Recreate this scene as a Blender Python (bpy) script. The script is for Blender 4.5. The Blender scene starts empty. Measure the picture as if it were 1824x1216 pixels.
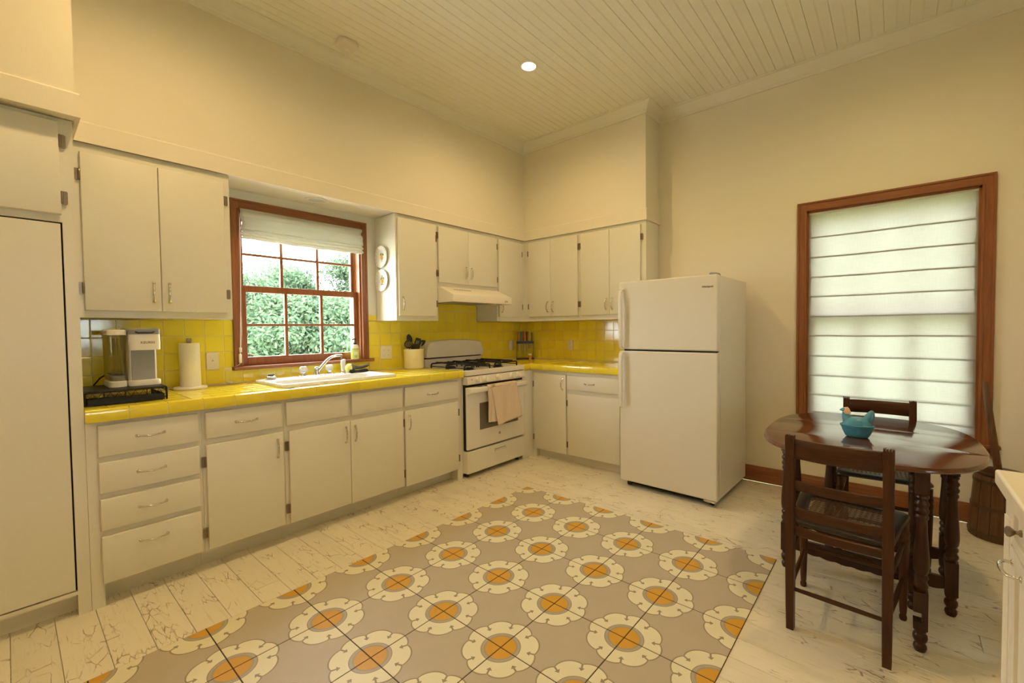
import bpy, bmesh, math, random
from math import sin, cos, pi, sqrt, radians as RAD
from mathutils import Vector, Matrix
random.seed(7)
S = bpy.context.scene
COL = S.collection

# ------------------------------------------------------------ camera
CAM = Vector((-3.8704, -3.3885, 1.2576))
yaw, pitch, roll = RAD(50.3559), RAD(-1.6842), RAD(-0.6255)
F = Vector((sin(yaw)*cos(pitch), cos(yaw)*cos(pitch), sin(pitch)))
R0 = Vector((cos(yaw), -sin(yaw), 0)); U0 = R0.cross(F)
Rv = cos(roll)*R0 + sin(roll)*U0; Uv = -sin(roll)*R0 + cos(roll)*U0
cd = bpy.data.cameras.new('camera'); cam = bpy.data.objects.new('camera', cd); COL.objects.link(cam)
cam.matrix_world = Matrix(((Rv.x, Uv.x, -F.x, CAM.x), (Rv.y, Uv.y, -F.y, CAM.y), (Rv.z, Uv.z, -F.z, CAM.z), (0, 0, 0, 1)))
cd.sensor_fit = 'HORIZONTAL'; cd.sensor_width = 36; cd.lens = 777.39*36/1824
cd.shift_x = -36.59/1824; cd.clip_start = .02; cd.clip_end = 200
S.camera = cam

# ------------------------------------------------------------ world, sun, exposure
S.view_settings.view_transform = 'Standard'; S.view_settings.look = 'None'
S.view_settings.gamma = 1; S.view_settings.use_curve_mapping = False
S.view_settings.exposure = 0.0
W = bpy.data.worlds.new('world'); S.world = W; W.use_nodes = True
wn = W.node_tree.nodes; wl = W.node_tree.links; wn.clear()
bg = wn.new('ShaderNodeBackground'); wo = wn.new('ShaderNodeOutputWorld'); wl.new(bg.outputs[0], wo.inputs[0])
bg.inputs[0].default_value = (.90, .98, 1.0, 1); bg.inputs[1].default_value = 22.0      # bright overcast sky
sl = bpy.data.lights.new('sun', 'SUN'); sl.energy = 20.0; sl.angle = RAD(3); sl.color = (1, .95, .82)
so = bpy.data.objects.new('sun', sl); COL.objects.link(so)
so.rotation_euler = Vector((.30, .45, -.84)).to_track_quat('-Z', 'Y').to_euler()
LAMP = (1.0, .685, .315); LAMP_W = 71.0
CEIL = 3.205
for lx in (-1.335, -3.3, -5.25):
    for ly in (-1.28, -3.45):
        ld = bpy.data.lights.new('lamp', 'SPOT'); ld.energy = LAMP_W*(1 if ly > -2 and lx > -5 else .98 if lx > -2 else .62); ld.color = LAMP
        ld.spot_size = RAD(170); ld.spot_blend = .85; ld.shadow_soft_size = .06
        lo = bpy.data.objects.new('lamp', ld); COL.objects.link(lo); lo.location = (lx, ly, CEIL-.012)

# ------------------------------------------------------------ node helpers
class G:
    def __init__(s, name):
        s.m = bpy.data.materials.new(name); s.m.use_nodes = True
        s.n = s.m.node_tree.nodes; s.l = s.m.node_tree.links; s.n.clear()
        s.out = s.n.new('ShaderNodeOutputMaterial')
    def put(s, sock, v):
        if v is None: return
        if hasattr(v, 'is_output'): s.l.new(v, sock)
        elif isinstance(v, (tuple, list)): sock.default_value = tuple(v)+(1,)*(len(sock.default_value)-len(v))
        else: sock.default_value = v
    def math(s, op, a, b=None, c=None):
        n = s.n.new('ShaderNodeMath'); n.operation = op
        for i, v in enumerate((a, b, c)): s.put(n.inputs[i], v)
        return n.outputs[0]
    def mix(s, f, a, b):
        n = s.n.new('ShaderNodeMix'); n.data_type = 'RGBA'
        s.put(n.inputs[0], f); s.put(n.inputs[6], a); s.put(n.inputs[7], b); return n.outputs[2]
    def node(s, t, **kw):
        n = s.n.new(t)
        for k, v in kw.items(): setattr(n, k, v)
        return n
    def pos(s): return s.n.new('ShaderNodeNewGeometry').outputs['Position']
    def obj(s): return s.n.new('ShaderNodeTexCoord').outputs['Object']
    def rnd(s): return s.n.new('ShaderNodeObjectInfo').outputs['Random']
    def xyz(s, v):
        n = s.n.new('ShaderNodeSeparateXYZ'); s.l.new(v, n.inputs[0]); return n.outputs
    def comb(s, x, y, z):
        n = s.n.new('ShaderNodeCombineXYZ')
        for i, v in enumerate((x, y, z)): s.put(n.inputs[i], v)
        return n.outputs[0]
    def scale(s, v, sc):
        n = s.n.new('ShaderNodeVectorMath'); n.operation = 'MULTIPLY'; s.l.new(v, n.inputs[0]); n.inputs[1].default_value = sc; return n.outputs[0]
    def noise(s, v, sc, detail=2, rough=.5):
        n = s.n.new('ShaderNodeTexNoise'); s.put(n.inputs['Vector'], v); n.inputs['Scale'].default_value = sc
        n.inputs['Detail'].default_value = detail; n.inputs['Roughness'].default_value = rough; return n.outputs[0]
    def ramp(s, f, lo, hi):
        n = s.n.new('ShaderNodeMapRange'); s.put(n.inputs[0], f); n.inputs[1].default_value = lo; n.inputs[2].default_value = hi; return n.outputs[0]
    def bump(s, h, strength, dist=.01):
        n = s.n.new('ShaderNodeBump'); s.put(n.inputs['Height'], h); n.inputs['Strength'].default_value = strength; n.inputs['Distance'].default_value = dist; return n.outputs[0]
    def bsdf(s, col, rough=.5, metal=0, spec=.5, normal=None, **kw):
        b = s.n.new('ShaderNodeBsdfPrincipled'); s.put(b.inputs['Base Color'], col); s.put(b.inputs['Roughness'], rough)
        b.inputs['Metallic'].default_value = metal; b.inputs['Specular IOR Level'].default_value = spec
        if normal is not None: s.l.new(normal, b.inputs['Normal'])
        for k, v in kw.items(): s.put(b.inputs[k], v)
        s.l.new(b.outputs[0], s.out.inputs[0]); return b

M = {}
def plain(name, col, rough=.5, metal=0, spec=.5, nscale=60, nbump=.0, var=.04, **kw):
    g = G(name); p = g.obj(); f = g.noise(p, nscale, 3)
    c = g.mix(f, tuple(max(0, x*(1-var)) for x in col), tuple(min(1, x*(1+var)) for x in col))
    nm = g.bump(f, nbump, .002) if nbump else None
    g.bsdf(c, rough, metal, spec, nm, **kw); M[name] = g.m; return g.m

plain('wall_paint', (.84, .785, .65), .75, spec=.3, nscale=220, nbump=.12, var=.015)
plain('ceiling_paint', (.86, .85, .75), .6, spec=.35, nscale=40, nbump=.05, var=.03)
plain('crown_paint', (.84, .82, .72), .5, nscale=60, nbump=.03, var=.02)
plain('cabinet_paint', (.78, .755, .65), .42, nscale=90, nbump=.05, var=.02)
plain('niche_paint', (.88, .88, .82), .6, nscale=160, nbump=.05, var=.015)
plain('appliance_white', (.72, .675, .57), .28, nscale=300, nbump=.03, var=.01)
plain('stove_white', (.80, .77, .70), .22, nscale=300, nbump=.02, var=.01)
plain('hood_white', (.84, .80, .71), .35, var=.01)
plain('plastic_white', (.85, .83, .77), .35, var=.01)
plain('outlet_cream', (.82, .76, .62), .4, var=.01)
plain('porcelain', (.82, .865, .89), .12, var=.01)
plain('crock_glaze', (.78, .72, .50), .16, nscale=14, var=.06)
plain('chrome', (.68, .66, .63), .12, 1, var=.02)
plain('aged_nickel', (.26, .21, .16), .36, 1, nscale=120, var=.2)
plain('dark_bronze', (.13, .085, .05), .4, .8, nscale=150, var=.3)
plain('black_iron', (.010, .009, .008), .45, spec=.28, nscale=150, nbump=.1, var=.2)
plain('black_plastic', (.015, .016, .014), .38, var=.1)
plain('black_gap', (.01, .009, .008), .8)
plain('grey_plastic', (.26, .27, .26), .4, var=.05)
plain('grey_panel', (.33, .34, .33), .5, nscale=400, nbump=.05, var=.05)
plain('oven_glass', (.15, .125, .085), .3, var=.1)
plain('grout', (.86, .76, .36), .8, nscale=90, var=.08)
plain('mat_joint', (.05, .032, .022), .7, var=.1)
plain('hen_blue', (.065, .27, .40), .25, nscale=40, var=.2)
plain('hen_tan', (.70, .48, .28), .35, nscale=90, var=.15)
plain('paper', (.86, .82, .72), .9, nscale=60, nbump=.25, var=.02)
plain('towel_cloth', (.74, .60, .47), .95, nscale=320, nbump=.5, var=.06)
plain('cord_white', (.82, .80, .74), .5)
plain('soap_label', (.60, .70, .16), .4, nscale=20, var=.1)
plain('soap_paper', (.85, .85, .78), .5)
plain('soap_grey', (.35, .42, .42), .4)
plain('sponge_yellow', (.78, .76, .22), .9, nscale=120, nbump=.6, var=.12)
plain('dark_cloth', (.035, .045, .05), .95, nscale=200, nbump=.5, var=.2)
plain('brush_grey', (.09, .085, .07), .8, nscale=150, nbump=.4, var=.2)
plain('amber', (.62, .25, .05), .25)
plain('knife_orange', (.65, .13, .03), .35); plain('knife_teal', (.0, .16, .20), .35); plain('knife_red', (.42, .01, .02), .35)
plain('knife_maroon', (.11, .02, .015), .35); plain('knife_yellow', (.75, .43, .03), .35); plain('knife_green', (.09, .11, .05), .35)
plain('steel', (.55, .52, .48), .25, 1); plain('blade_steel', (.16, .15, .14), .35, .9); plain('bounce_pale', (.60, .60, .56), .9, nscale=6, var=.08)  # the last is the pale colour of the added daylight-bounce slab
plain('ink', (.03, .025, .02), .5); plain('ink_grey', (.33, .28, .2), .5)
plain('mark_grey', (.50, .44, .33), .6)
plain('plate_glaze', (.86, .86, .83), .14, var=.01)
plain('lemon_yellow', (.80, .40, .02), .3, nscale=60, var=.3); plain('leaf_green', (.06, .22, .07), .4, var=.3)
plain('bark', (.13, .09, .06), .9, nscale=25, nbump=.8, var=.35)
plain('lawn', (.32, .40, .20), .95, nscale=8, nbump=.5, var=.4)
plain('island_paint', (.84, .79, .69), .35, var=.015)
plain('island_top', (.86, .80, .66), .3, nscale=30, var=.03)
plain('light_trim', (.80, .76, .67), .4)
plain('light_off', (.62, .62, .58), .5)
plain('pale_wood', (.62, .42, .22), .5, nscale=50, var=.15)
plain('brass_strip', (.55, .40, .16), .35, .8)

def wood(name, c1, c2, rough, axis, scale=9, nb=.08, spec=.5, coat=0.):
    """grain that runs along one axis of the thing"""
    g = G(name); st = [16, 16, 16]; st[axis] = 1.1
    v = g.scale(g.obj(), tuple(st)); a = g.noise(v, scale*.5, 4, .6); b = g.noise(v, scale*2.2, 3, .6)
    f = g.ramp(g.math('ADD', g.math('MULTIPLY', a, .65), g.math('MULTIPLY', b, .35)), .3, .7)
    g.bsdf(g.mix(f, c1, c2), rough, 0, spec, g.bump(f, nb, .002), **({'Coat Weight': coat, 'Coat Roughness': .12} if coat else {})); M[name] = g.m
for ax, sfx in enumerate('xyz'):
    wood('trim_wood_'+sfx, (.20, .062, .020), (.34, .125, .042), .38, ax)
    wood('table_wood_'+sfx, (.024, .008, .004), (.060, .020, .008), .34, ax, spec=.3, coat=.08)
    wood('chair_wood_'+sfx, (.034, .011, .004), (.082, .028, .008), .38, ax, spec=.28, coat=.05)
wood('table_top', (.060, .016, .007), (.120, .034, .013), .15, 1, nb=.03, coat=.6)
wood('churn_wood', (.065, .026, .009), (.19, .085, .028), .5, 2, nb=.2)
plain('seat_wood', (.032, .022, .017), .35, nscale=60, var=.3)
plain('cane', (.13, .060, .022), .45, nscale=120, var=.3)

def tile_mat():
    g = G('yellow_tile'); r = g.rnd(); p = g.pos(); f = g.noise(p, 25, 3)
    c = g.mix(r, (.87, .70, .045), (.92, .77, .060)); c = g.mix(g.math('MULTIPLY', f, .35), c, (.84, .68, .045))
    g.bsdf(c, .10, 0, .55, g.bump(g.noise(p, 30, 2), .035, .004)); M['yellow_tile'] = g.m
tile_mat()

def plank_mat():
    g = G('floor_paint'); p = g.pos(); r = g.rnd(); x, y, z = g.xyz(p)
    base = g.mix(r, (.74, .69, .56), (.80, .745, .61))
    pv = g.comb(g.math('ADD', x, g.math('MULTIPLY', r, 7)), y, r)
    st = g.noise(g.scale(pv, (60, 3.5, 1)), 1.5, 4, .65)                       # long grain showing through
    base = g.mix(g.math('MULTIPLY', g.ramp(st, .56, .74), .45), base, (.50, .41, .26))
    wob = g.noise(pv, 14, 4, .6); wx = g.math('ADD', g.math('MULTIPLY', x, 1), g.math('MULTIPLY', wob, .020)); wy = g.math('ADD', y, g.math('MULTIPLY', g.noise(pv, 9, 3), .05))
    def crack(sx, sy, wid, nsc, lo, hi):
        v = g.n.new('ShaderNodeTexVoronoi'); v.feature = 'DISTANCE_TO_EDGE'
        g.l.new(g.comb(g.math('MULTIPLY', wx, sx), g.math('MULTIPLY', wy, sy), g.math('MULTIPLY', r, 9)), v.inputs['Vector']); v.inputs['Scale'].default_value = 1
        return g.math('MULTIPLY', g.ramp(v.outputs[0], wid, wid*.25), g.ramp(g.noise(pv, nsc, 3, .6), lo, hi))
    k = g.math('MAXIMUM', crack(23, 7.5, .036, 5.0, .52, .62), crack(48, 9.0, .050, 7.0, .55, .65))
    k = g.math('MULTIPLY', k, g.ramp(g.noise(pv, 30, 2), .30, .42))
    k = g.math('MINIMUM', k, 1.0)
    c = g.mix(g.math('MULTIPLY', k, .80), base, (.20, .115, .05))
    sm = g.ramp(g.noise(pv, 3.1, 3), .58, .8); c = g.mix(g.math('MULTIPLY', sm, .25), c, (.40, .34, .24))
    h = g.math('SUBTRACT', g.math('MULTIPLY', st, .3), k)
    g.bsdf(c, .30, 0, .5, g.bump(h, .25, .003)); M['floor_paint'] = g.m
plank_mat()

RX, RY, RS = -1.6031, -1.5012, .3525
def mat_print():
    g = G('flower_print'); p = g.pos(); x, y, z = g.xyz(p)
    def cell(a, o):
        u = g.math('ADD', g.math('DIVIDE', g.math('SUBTRACT', a, o), RS), .5)
        return g.math('MULTIPLY', g.math('SUBTRACT', g.math('SUBTRACT', u, g.math('FLOOR', u)), .5), RS)
    a = cell(x, RX); b = cell(y, RY)
    r = g.math('SQRT', g.math('ADD', g.math('MULTIPLY', a, a), g.math('MULTIPLY', b, b))); th = g.math('ARCTAN2', b, a)
    c4 = g.math('POWER', g.math('ABSOLUTE', g.math('COSINE', g.math('MULTIPLY', th, 4))), .62)
    Rr = g.math('MULTIPLY_ADD', c4, .0165, .1345)
    w = g.math('SUBTRACT', g.math('DIVIDE', th, pi/4), .5); fw = g.math('SUBTRACT', w, g.math('ROUND', w))
    t = g.math('MULTIPLY', g.math('MULTIPLY', g.math('ABSOLUTE', fw), pi/4), r)
    lt = lambda p_, q: g.math('LESS_THAN', p_, q)
    gt = lambda p_, q: g.math('GREATER_THAN', p_, q)
    AND = lambda p_, q: g.math('MULTIPLY', p_, q)
    fine = g.noise(p, 260, 3); soft = g.noise(p, 9, 3)
    tan = g.mix(soft, (.45, .385, .295), (.51, .44, .34)); line = (.30, .25, .165); cream = g.mix(soft, (.76, .72, .54), (.82, .78, .59)); grey = (.42, .375, .29); org = g.mix(soft, (.58, .30, .022), (.68, .37, .035))
    c = g.mix(lt(r, g.math('ADD', Rr, .0045)), tan, line)
    c = g.mix(lt(r, g.math('SUBTRACT', Rr, .0012)), c, cream)
    tick = g.math('MAXIMUM', AND(AND(lt(t, .0036), gt(r, .117)), lt(r, Rr)), AND(AND(gt(r, .1075), lt(r, .1205)), lt(t, g.math('MULTIPLY', g.math('SUBTRACT', r, .1055), .78))))
    c = g.mix(tick, c, line)
    c = g.mix(lt(r, .0795), c, line); c = g.mix(lt(r, .0765), c, grey); c = g.mix(lt(r, .0665), c, (.36, .315, .235)); c = g.mix(lt(r, .0605), c, org)
    c = g.mix(g.math('MULTIPLY', fine, .10), c, (.30, .25, .18))
    g.bsdf(c, .42, 0, .4, g.bump(fine, .05, .002)); M['flower_print'] = g.m
mat_print()

def glass_mat():
    g = G('pane_glass'); t = g.node('ShaderNodeBsdfTransparent'); gl = g.node('ShaderNodeBsdfGlossy'); gl.inputs['Roughness'].default_value = .01
    t.inputs[0].default_value = (.97, .985, .98, 1)
    fr = g.node('ShaderNodeLayerWeight'); fr.inputs[0].default_value = .5; fq = g.math('MULTIPLY_ADD', g.math('POWER', fr.outputs[1], 4), .45, .025)
    mx = g.node('ShaderNodeMixShader'); g.l.new(fq, mx.inputs[0]); g.l.new(t.outputs[0], mx.inputs[1]); g.l.new(gl.outputs[0], mx.inputs[2]); g.l.new(mx.outputs[0], g.out.inputs[0]); M['pane_glass'] = g.m
    g = G('clear_plastic'); t = g.node('ShaderNodeBsdfTransparent'); gl = g.node('ShaderNodeBsdfGlossy'); gl.inputs['Roughness'].default_value = .06
    t.inputs[0].default_value = (.97, .97, .95, 1); fr = g.node('ShaderNodeLayerWeight'); fr.inputs[0].default_value = .5; fq = g.math('MULTIPLY_ADD', g.math('POWER', fr.outputs[1], 3), .4, .03)
    mx = g.node('ShaderNodeMixShader'); g.l.new(fq, mx.inputs[0]); g.l.new(t.outputs[0], mx.inputs[1]); g.l.new(gl.outputs[0], mx.inputs[2]); g.l.new(mx.outputs[0], g.out.inputs[0]); M['clear_plastic'] = g.m
    g = G('knob_crystal'); g.bsdf((.93, .95, .95), .05, 0, .6, None, **{'Transmission Weight': .35, 'IOR': 1.45}); M['knob_crystal'] = g.m
    g = G('blind_linen'); p = g.obj(); x, y, z = g.xyz(p)
    wv = g.math('ADD', g.noise(g.comb(x, g.math('MULTIPLY', y, 260), g.math('MULTIPLY', z, 14)), 1, 3), g.noise(g.comb(x, g.math('MULTIPLY', y, 14), g.math('MULTIPLY', z, 260)), 1, 3))
    f = g.ramp(wv, .7, 1.3); c = g.mix(f, (.83, .80, .69), (.92, .90, .81))
    d = g.node('ShaderNodeBsdfDiffuse'); tr = g.node('ShaderNodeBsdfTranslucent'); g.l.new(c, d.inputs[0]); g.l.new(g.mix(.855, c, (0, 0, 0)), tr.inputs[0])
    mx = g.node('ShaderNodeMixShader'); mx.inputs[0].default_value = .60; g.l.new(d.outputs[0], mx.inputs[1]); g.l.new(tr.outputs[0], mx.inputs[2]); g.l.new(mx.outputs[0], g.out.inputs[0]); M['blind_linen'] = g.m
    g = G('shade_fabric'); p = g.obj(); x, y, z = g.xyz(p)
    wv = g.math('ADD', g.noise(g.comb(x, g.math('MULTIPLY', y, 260), g.math('MULTIPLY', z, 14)), 1, 3), g.noise(g.comb(x, g.math('MULTIPLY', y, 14), g.math('MULTIPLY', z, 260)), 1, 3))
    f = g.ramp(wv, .7, 1.3); c = g.mix(f, (.86, .83, .74), (.93, .91, .83))
    d = g.node('ShaderNodeBsdfDiffuse'); tr = g.node('ShaderNodeBsdfTranslucent'); g.l.new(c, d.inputs[0]); g.l.new(g.mix(.45, c, (0, 0, 0)), tr.inputs[0])
    mx = g.node('ShaderNodeMixShader'); mx.inputs[0].default_value = .45; g.l.new(d.outputs[0], mx.inputs[1]); g.l.new(tr.outputs[0], mx.inputs[2]); g.l.new(mx.outputs[0], g.out.inputs[0]); M['shade_fabric'] = g.m
    g = G('foliage'); r = g.n.new('ShaderNodeNewGeometry').outputs['Random Per Island']; c = g.mix(r, (.056, .096, .060), (.112, .150, .088))
    d = g.node('ShaderNodeBsdfDiffuse'); tr = g.node('ShaderNodeBsdfTranslucent'); g.l.new(c, d.inputs[0]); g.l.new(c, tr.inputs[0])
    mx = g.node('ShaderNodeMixShader'); mx.inputs[0].default_value = .45; g.l.new(d.outputs[0], mx.inputs[1]); g.l.new(tr.outputs[0], mx.inputs[2]); g.l.new(mx.outputs[0], g.out.inputs[0]); M['foliage'] = g.m
    g = G('lamp_lens'); e = g.node('ShaderNodeEmission'); e.inputs[0].default_value = (1, .80, .50, 1); e.inputs[1].default_value = 14; g.l.new(e.outputs[0], g.out.inputs[0]); M['lamp_lens'] = g.m
glass_mat()

# ------------------------------------------------------------ mesh helpers
class MB:
    """collects vertices and faces, then links them as ONE object"""
    def __init__(s): s.v = []; s.f = []
    def add(s, vs, fs):
        o = len(s.v); s.v += [tuple(v) for v in vs]; s.f += [tuple(i+o for i in f) for f in fs]; return s
    def box(s, x0, x1, y0, y1, z0, z1):
        x0, x1 = min(x0, x1), max(x0, x1); y0, y1 = min(y0, y1), max(y0, y1); z0, z1 = min(z0, z1), max(z0, z1)
        return s.add([(x0, y0, z0), (x1, y0, z0), (x1, y1, z0), (x0, y1, z0), (x0, y0, z1), (x1, y0, z1), (x1, y1, z1), (x0, y1, z1)],
                     [(0, 3, 2, 1), (4, 5, 6, 7), (0, 1, 5, 4), (1, 2, 6, 5), (2, 3, 7, 6), (3, 0, 4, 7)])
    def prism(s, poly, axis, a, b):
        """polygon in the plane across `axis` (x: (y,z), y: (x,z), z: (x,y)) drawn out from a to b"""
        def P(p, t): return (t, p[0], p[1]) if axis == 'x' else (p[0], t, p[1]) if axis == 'y' else (p[0], p[1], t)
        n = len(poly); ar = sum(poly[i][0]*poly[(i+1) % n][1]-poly[(i+1) % n][0]*poly[i][1] for i in range(n))
        if (ar < 0) != (axis == 'y'): poly = poly[::-1]
        if a > b: a, b = b, a
        return s.add([P(p, a) for p in poly]+[P(p, b) for p in poly],
                     [tuple(range(n))[::-1], tuple(range(n, 2*n))]+[(i, (i+1) % n, (i+1) % n+n, i+n) for i in range(n)])
    def lathe(s, prof, c=(0, 0, 0), seg=24, ax='z', sx=1, sy=1, cap=True):
        """profile of (radius, height) turned about an axis through c"""
        vs = []; n = len(prof)
        for r, h in prof:
            for k in range(seg):
                a = 2*pi*k/seg; u, w = r*cos(a)*sx, r*sin(a)*sy
                vs.append((c[0]+u, c[1]+w, c[2]+h) if ax == 'z' else (c[0]+h, c[1]+u, c[2]+w) if ax == 'x' else (c[0]+w, c[1]+h, c[2]+u))
        fs = [(i*seg+k, i*seg+(k+1) % seg, (i+1)*seg+(k+1) % seg, (i+1)*seg+k) for i in range(n-1) for k in range(seg)]
        if cap: fs += [tuple(range(seg))[::-1], tuple(range((n-1)*seg, n*seg))]
        return s.add(vs, fs)
    def tube(s, pts, r, seg=8, closed=False, sq=1.0, up=(0, 0, 1)):
        pts = [Vector(p) for p in pts]; n = len(pts); rr = r if isinstance(r, (list, tuple)) else [r]*n; vs = []; pu = None
        for i, p in enumerate(pts):
            d = (pts[(i+1) % n]-pts[i-1]) if closed else (pts[min(i+1, n-1)]-pts[max(i-1, 0)])
            d.normalize(); a = pu if pu else (Vector(up) if abs(d.dot(Vector(up))) < .95 else Vector((1, 0, 0)))
            e1 = (a-d*a.dot(d)).normalized(); e2 = d.cross(e1); pu = e1
            for k in range(seg):
                t = 2*pi*k/seg+pi/seg; vs.append(p+e1*cos(t)*rr[i]*sq+e2*sin(t)*rr[i])
        m = n if closed else n-1
        fs = [(i*seg+k, i*seg+(k+1) % seg, ((i+1) % n)*seg+(k+1) % seg, ((i+1) % n)*seg+k) for i in range(m) for k in range(seg)]
        if not closed: fs += [tuple(range(seg))[::-1], tuple(range((n-1)*seg, n*seg))]
        return s.add(vs, fs)
    def cyl(s, a, b, r, seg=12, r2=None): return s.tube([a, b], [r, r if r2 is None else r2], seg)
    def loft(s, rings, cap=True, closed=True):
        seg = len(rings[0]); n = len(rings); vs = [p for q in rings for p in q]; kk = seg if closed else seg-1
        fs = [(i*seg+k, i*seg+(k+1) % seg, (i+1)*seg+(k+1) % seg, (i+1)*seg+k) for i in range(n-1) for k in range(kk)]
        if cap: fs += [tuple(range(seg))[::-1], tuple(range((n-1)*seg, n*seg))]
        return s.add(vs, fs)
    def grid(s, fn, nu, nv):
        vs = [fn(i/nu, j/nv) for j in range(nv+1) for i in range(nu+1)]
        return s.add(vs, [(j*(nu+1)+i, j*(nu+1)+i+1, (j+1)*(nu+1)+i+1, (j+1)*(nu+1)+i) for j in range(nv) for i in range(nu)])
    def data(s, name, mat=None, smooth=False, off=None):
        me = bpy.data.meshes.new(name); v = s.v
        if off is not None: v = [(a[0]-off[0], a[1]-off[1], a[2]-off[2]) for a in v]
        me.from_pydata(v, [], s.f); me.update()
        bm = bmesh.new(); bm.from_mesh(me); bmesh.ops.recalc_face_normals(bm, faces=bm.faces); bm.to_mesh(me); bm.free()
        if mat: me.materials.append(M[mat])
        if smooth:
            me.polygons.foreach_set('use_smooth', [True]*len(me.polygons))
            me.set_sharp_from_angle(angle=RAD(smooth if smooth is not True else 40))
        return me
    def build(s, name, mat, parent=None, smooth=False, bevel=0, seg=2, world=True, kind=None, solid=0, label=None, sub=0):
        off = base_of(parent) if (parent is not None and world) else None
        o = bpy.data.objects.new(name, s.data(name, mat, smooth, off)); COL.objects.link(o)
        if parent is not None: o.parent = parent
        if solid: md = o.modifiers.new('solid', 'SOLIDIFY'); md.thickness = solid; md.offset = 0
        if sub: md = o.modifiers.new('sub', 'SUBSURF'); md.levels = sub; md.render_levels = sub
        if bevel:
            md = o.modifiers.new('bevel', 'BEVEL'); md.width = bevel; md.segments = seg; md.limit_method = 'ANGLE'; md.angle_limit = RAD(40)
            o.data.polygons.foreach_set('use_smooth', [True]*len(o.data.polygons)); o.data.set_sharp_from_angle(angle=RAD(50))
            md.harden_normals = False
        if kind: o['kind'] = kind
        if label: o['label'] = label
        return o
def base_of(p):
    v = Vector((0, 0, 0))
    while p is not None: v += p.location; p = p.parent
    return v
def tag(o, label, cat, group=None):
    o['label'] = label; o['category'] = cat
    if group: o['group'] = group
    return o
def thing(name, label, cat, loc=(0, 0, 0), rotz=0, group=None):
    o = bpy.data.objects.new(name, None); COL.objects.link(o); o.empty_display_size = .05
    o.location = loc; o.rotation_euler = (0, 0, rotz); return tag(o, label, cat, group)
def copy_tree(o, parent=None):
    c = o.copy(); COL.objects.link(c)
    if parent is not None: c.parent = parent
    for ch in list(o.children): copy_tree(ch, c)
    return c
def struct(o): o['kind'] = 'structure'; return o
def place(name, me, parent, loc, rot=(0, 0, 0), label=None):
    """a part that shares mesh data with its likes"""
    o = bpy.data.objects.new(name, me); COL.objects.link(o); o.parent = parent
    o.location = Vector(loc)-base_of(parent); o.rotation_euler = rot
    if label: o['label'] = label
    return o
def rrect(hx, hy, r, seg=5, cx=0, cy=0):
    P = []
    for sx, sy, a0 in ((1, 1, 0), (-1, 1, 90), (-1, -1, 180), (1, -1, 270)):
        for k in range(seg+1):
            a = RAD(a0+90*k/seg); P.append((cx+sx*(hx-r)+r*cos(a), cy+sy*(hy-r)+r*sin(a)))
    return P
def text(name, body, size, mat, parent, loc, rot, bold=.0):
    cu = bpy.data.curves.new('t', 'FONT'); cu.body = body; cu.size = size; cu.extrude = .0004; cu.offset = bold; cu.align_x = 'CENTER'; cu.align_y = 'CENTER'; cu.resolution_u = 3
    t = bpy.data.objects.new('t', cu); COL.objects.link(t); bpy.context.view_layer.update()
    me = bpy.data.meshes.new_from_object(t.evaluated_get(bpy.context.evaluated_depsgraph_get())); bpy.data.objects.remove(t)
    me.materials.clear(); me.materials.append(M[mat])
    return place(name, me, parent, loc, rot)

TILE_ME = {}
def tile_mesh(w, h, th, mat, name='tile'):
    k = (round(w, 3), round(h, 3), th, mat)
    if k not in TILE_ME:
        rings = []
        for ins, z in ((0, 0), (0, th*.72), (.0006, th*.92), (.0022, th)):
            a, b = w/2-ins, h/2-ins; rings.append([(-a, -b, z), (a, -b, z), (a, b, z), (-a, b, z)])
        mb = MB().loft(rings); TILE_ME[k] = mb.data(name, mat)
    return TILE_ME[k]
def tiles(parent, O, U, V, u0, u1, v0, v1, pu, pv, ou, ov, holes=(), gap=.0026, th=.006, mat='yellow_tile', name='tile', tilt=.0028):
    O, U, V = Vector(O), Vector(U), Vector(V); N = U.cross(V); B = base_of(parent)
    i0 = math.floor((u0-ou)/pu); j0 = math.floor((v0-ov)/pv); i = i0
    while ou+i*pu < u1-.004:
        j = j0
        while ov+j*pv < v1-.004:
            a, b, c, d = max(u0, ou+i*pu), min(u1, ou+(i+1)*pu), max(v0, ov+j*pv), min(v1, ov+(j+1)*pv)
            for h in holes:
                if a >= b or c >= d: break
                x0, x1, y0, y1 = max(a, h[0]), min(b, h[1]), max(c, h[2]), min(d, h[3])
                if x0 < x1 and y0 < y1:
                    best = max([((x0-a)*(d-c), (a, x0, c, d)), ((b-x1)*(d-c), (x1, b, c, d)), ((b-a)*(y0-c), (a, b, c, y0)), ((b-a)*(d-y1), (a, b, y1, d))])
                    a, b, c, d = best[1] if best[0] > 1e-5 else (0, 0, 0, 0)
            if b-a > .012 and d-c > .012:
                me = tile_mesh(b-a-gap, d-c-gap, th, mat, name)
                o = bpy.data.objects.new(name, me); COL.objects.link(o); o.parent = parent
                p = O+U*((a+b)/2)+V*((c+d)/2)-B
                m = Matrix((U, V, N)).transposed().to_4x4()
                m = m @ Matrix.Rotation(random.gauss(0, tilt), 4, 'X') @ Matrix.Rotation(random.gauss(0, tilt), 4, 'Y')
                m.translation = p; o.matrix_basis = m
            j += 1
        i += 1
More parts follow.
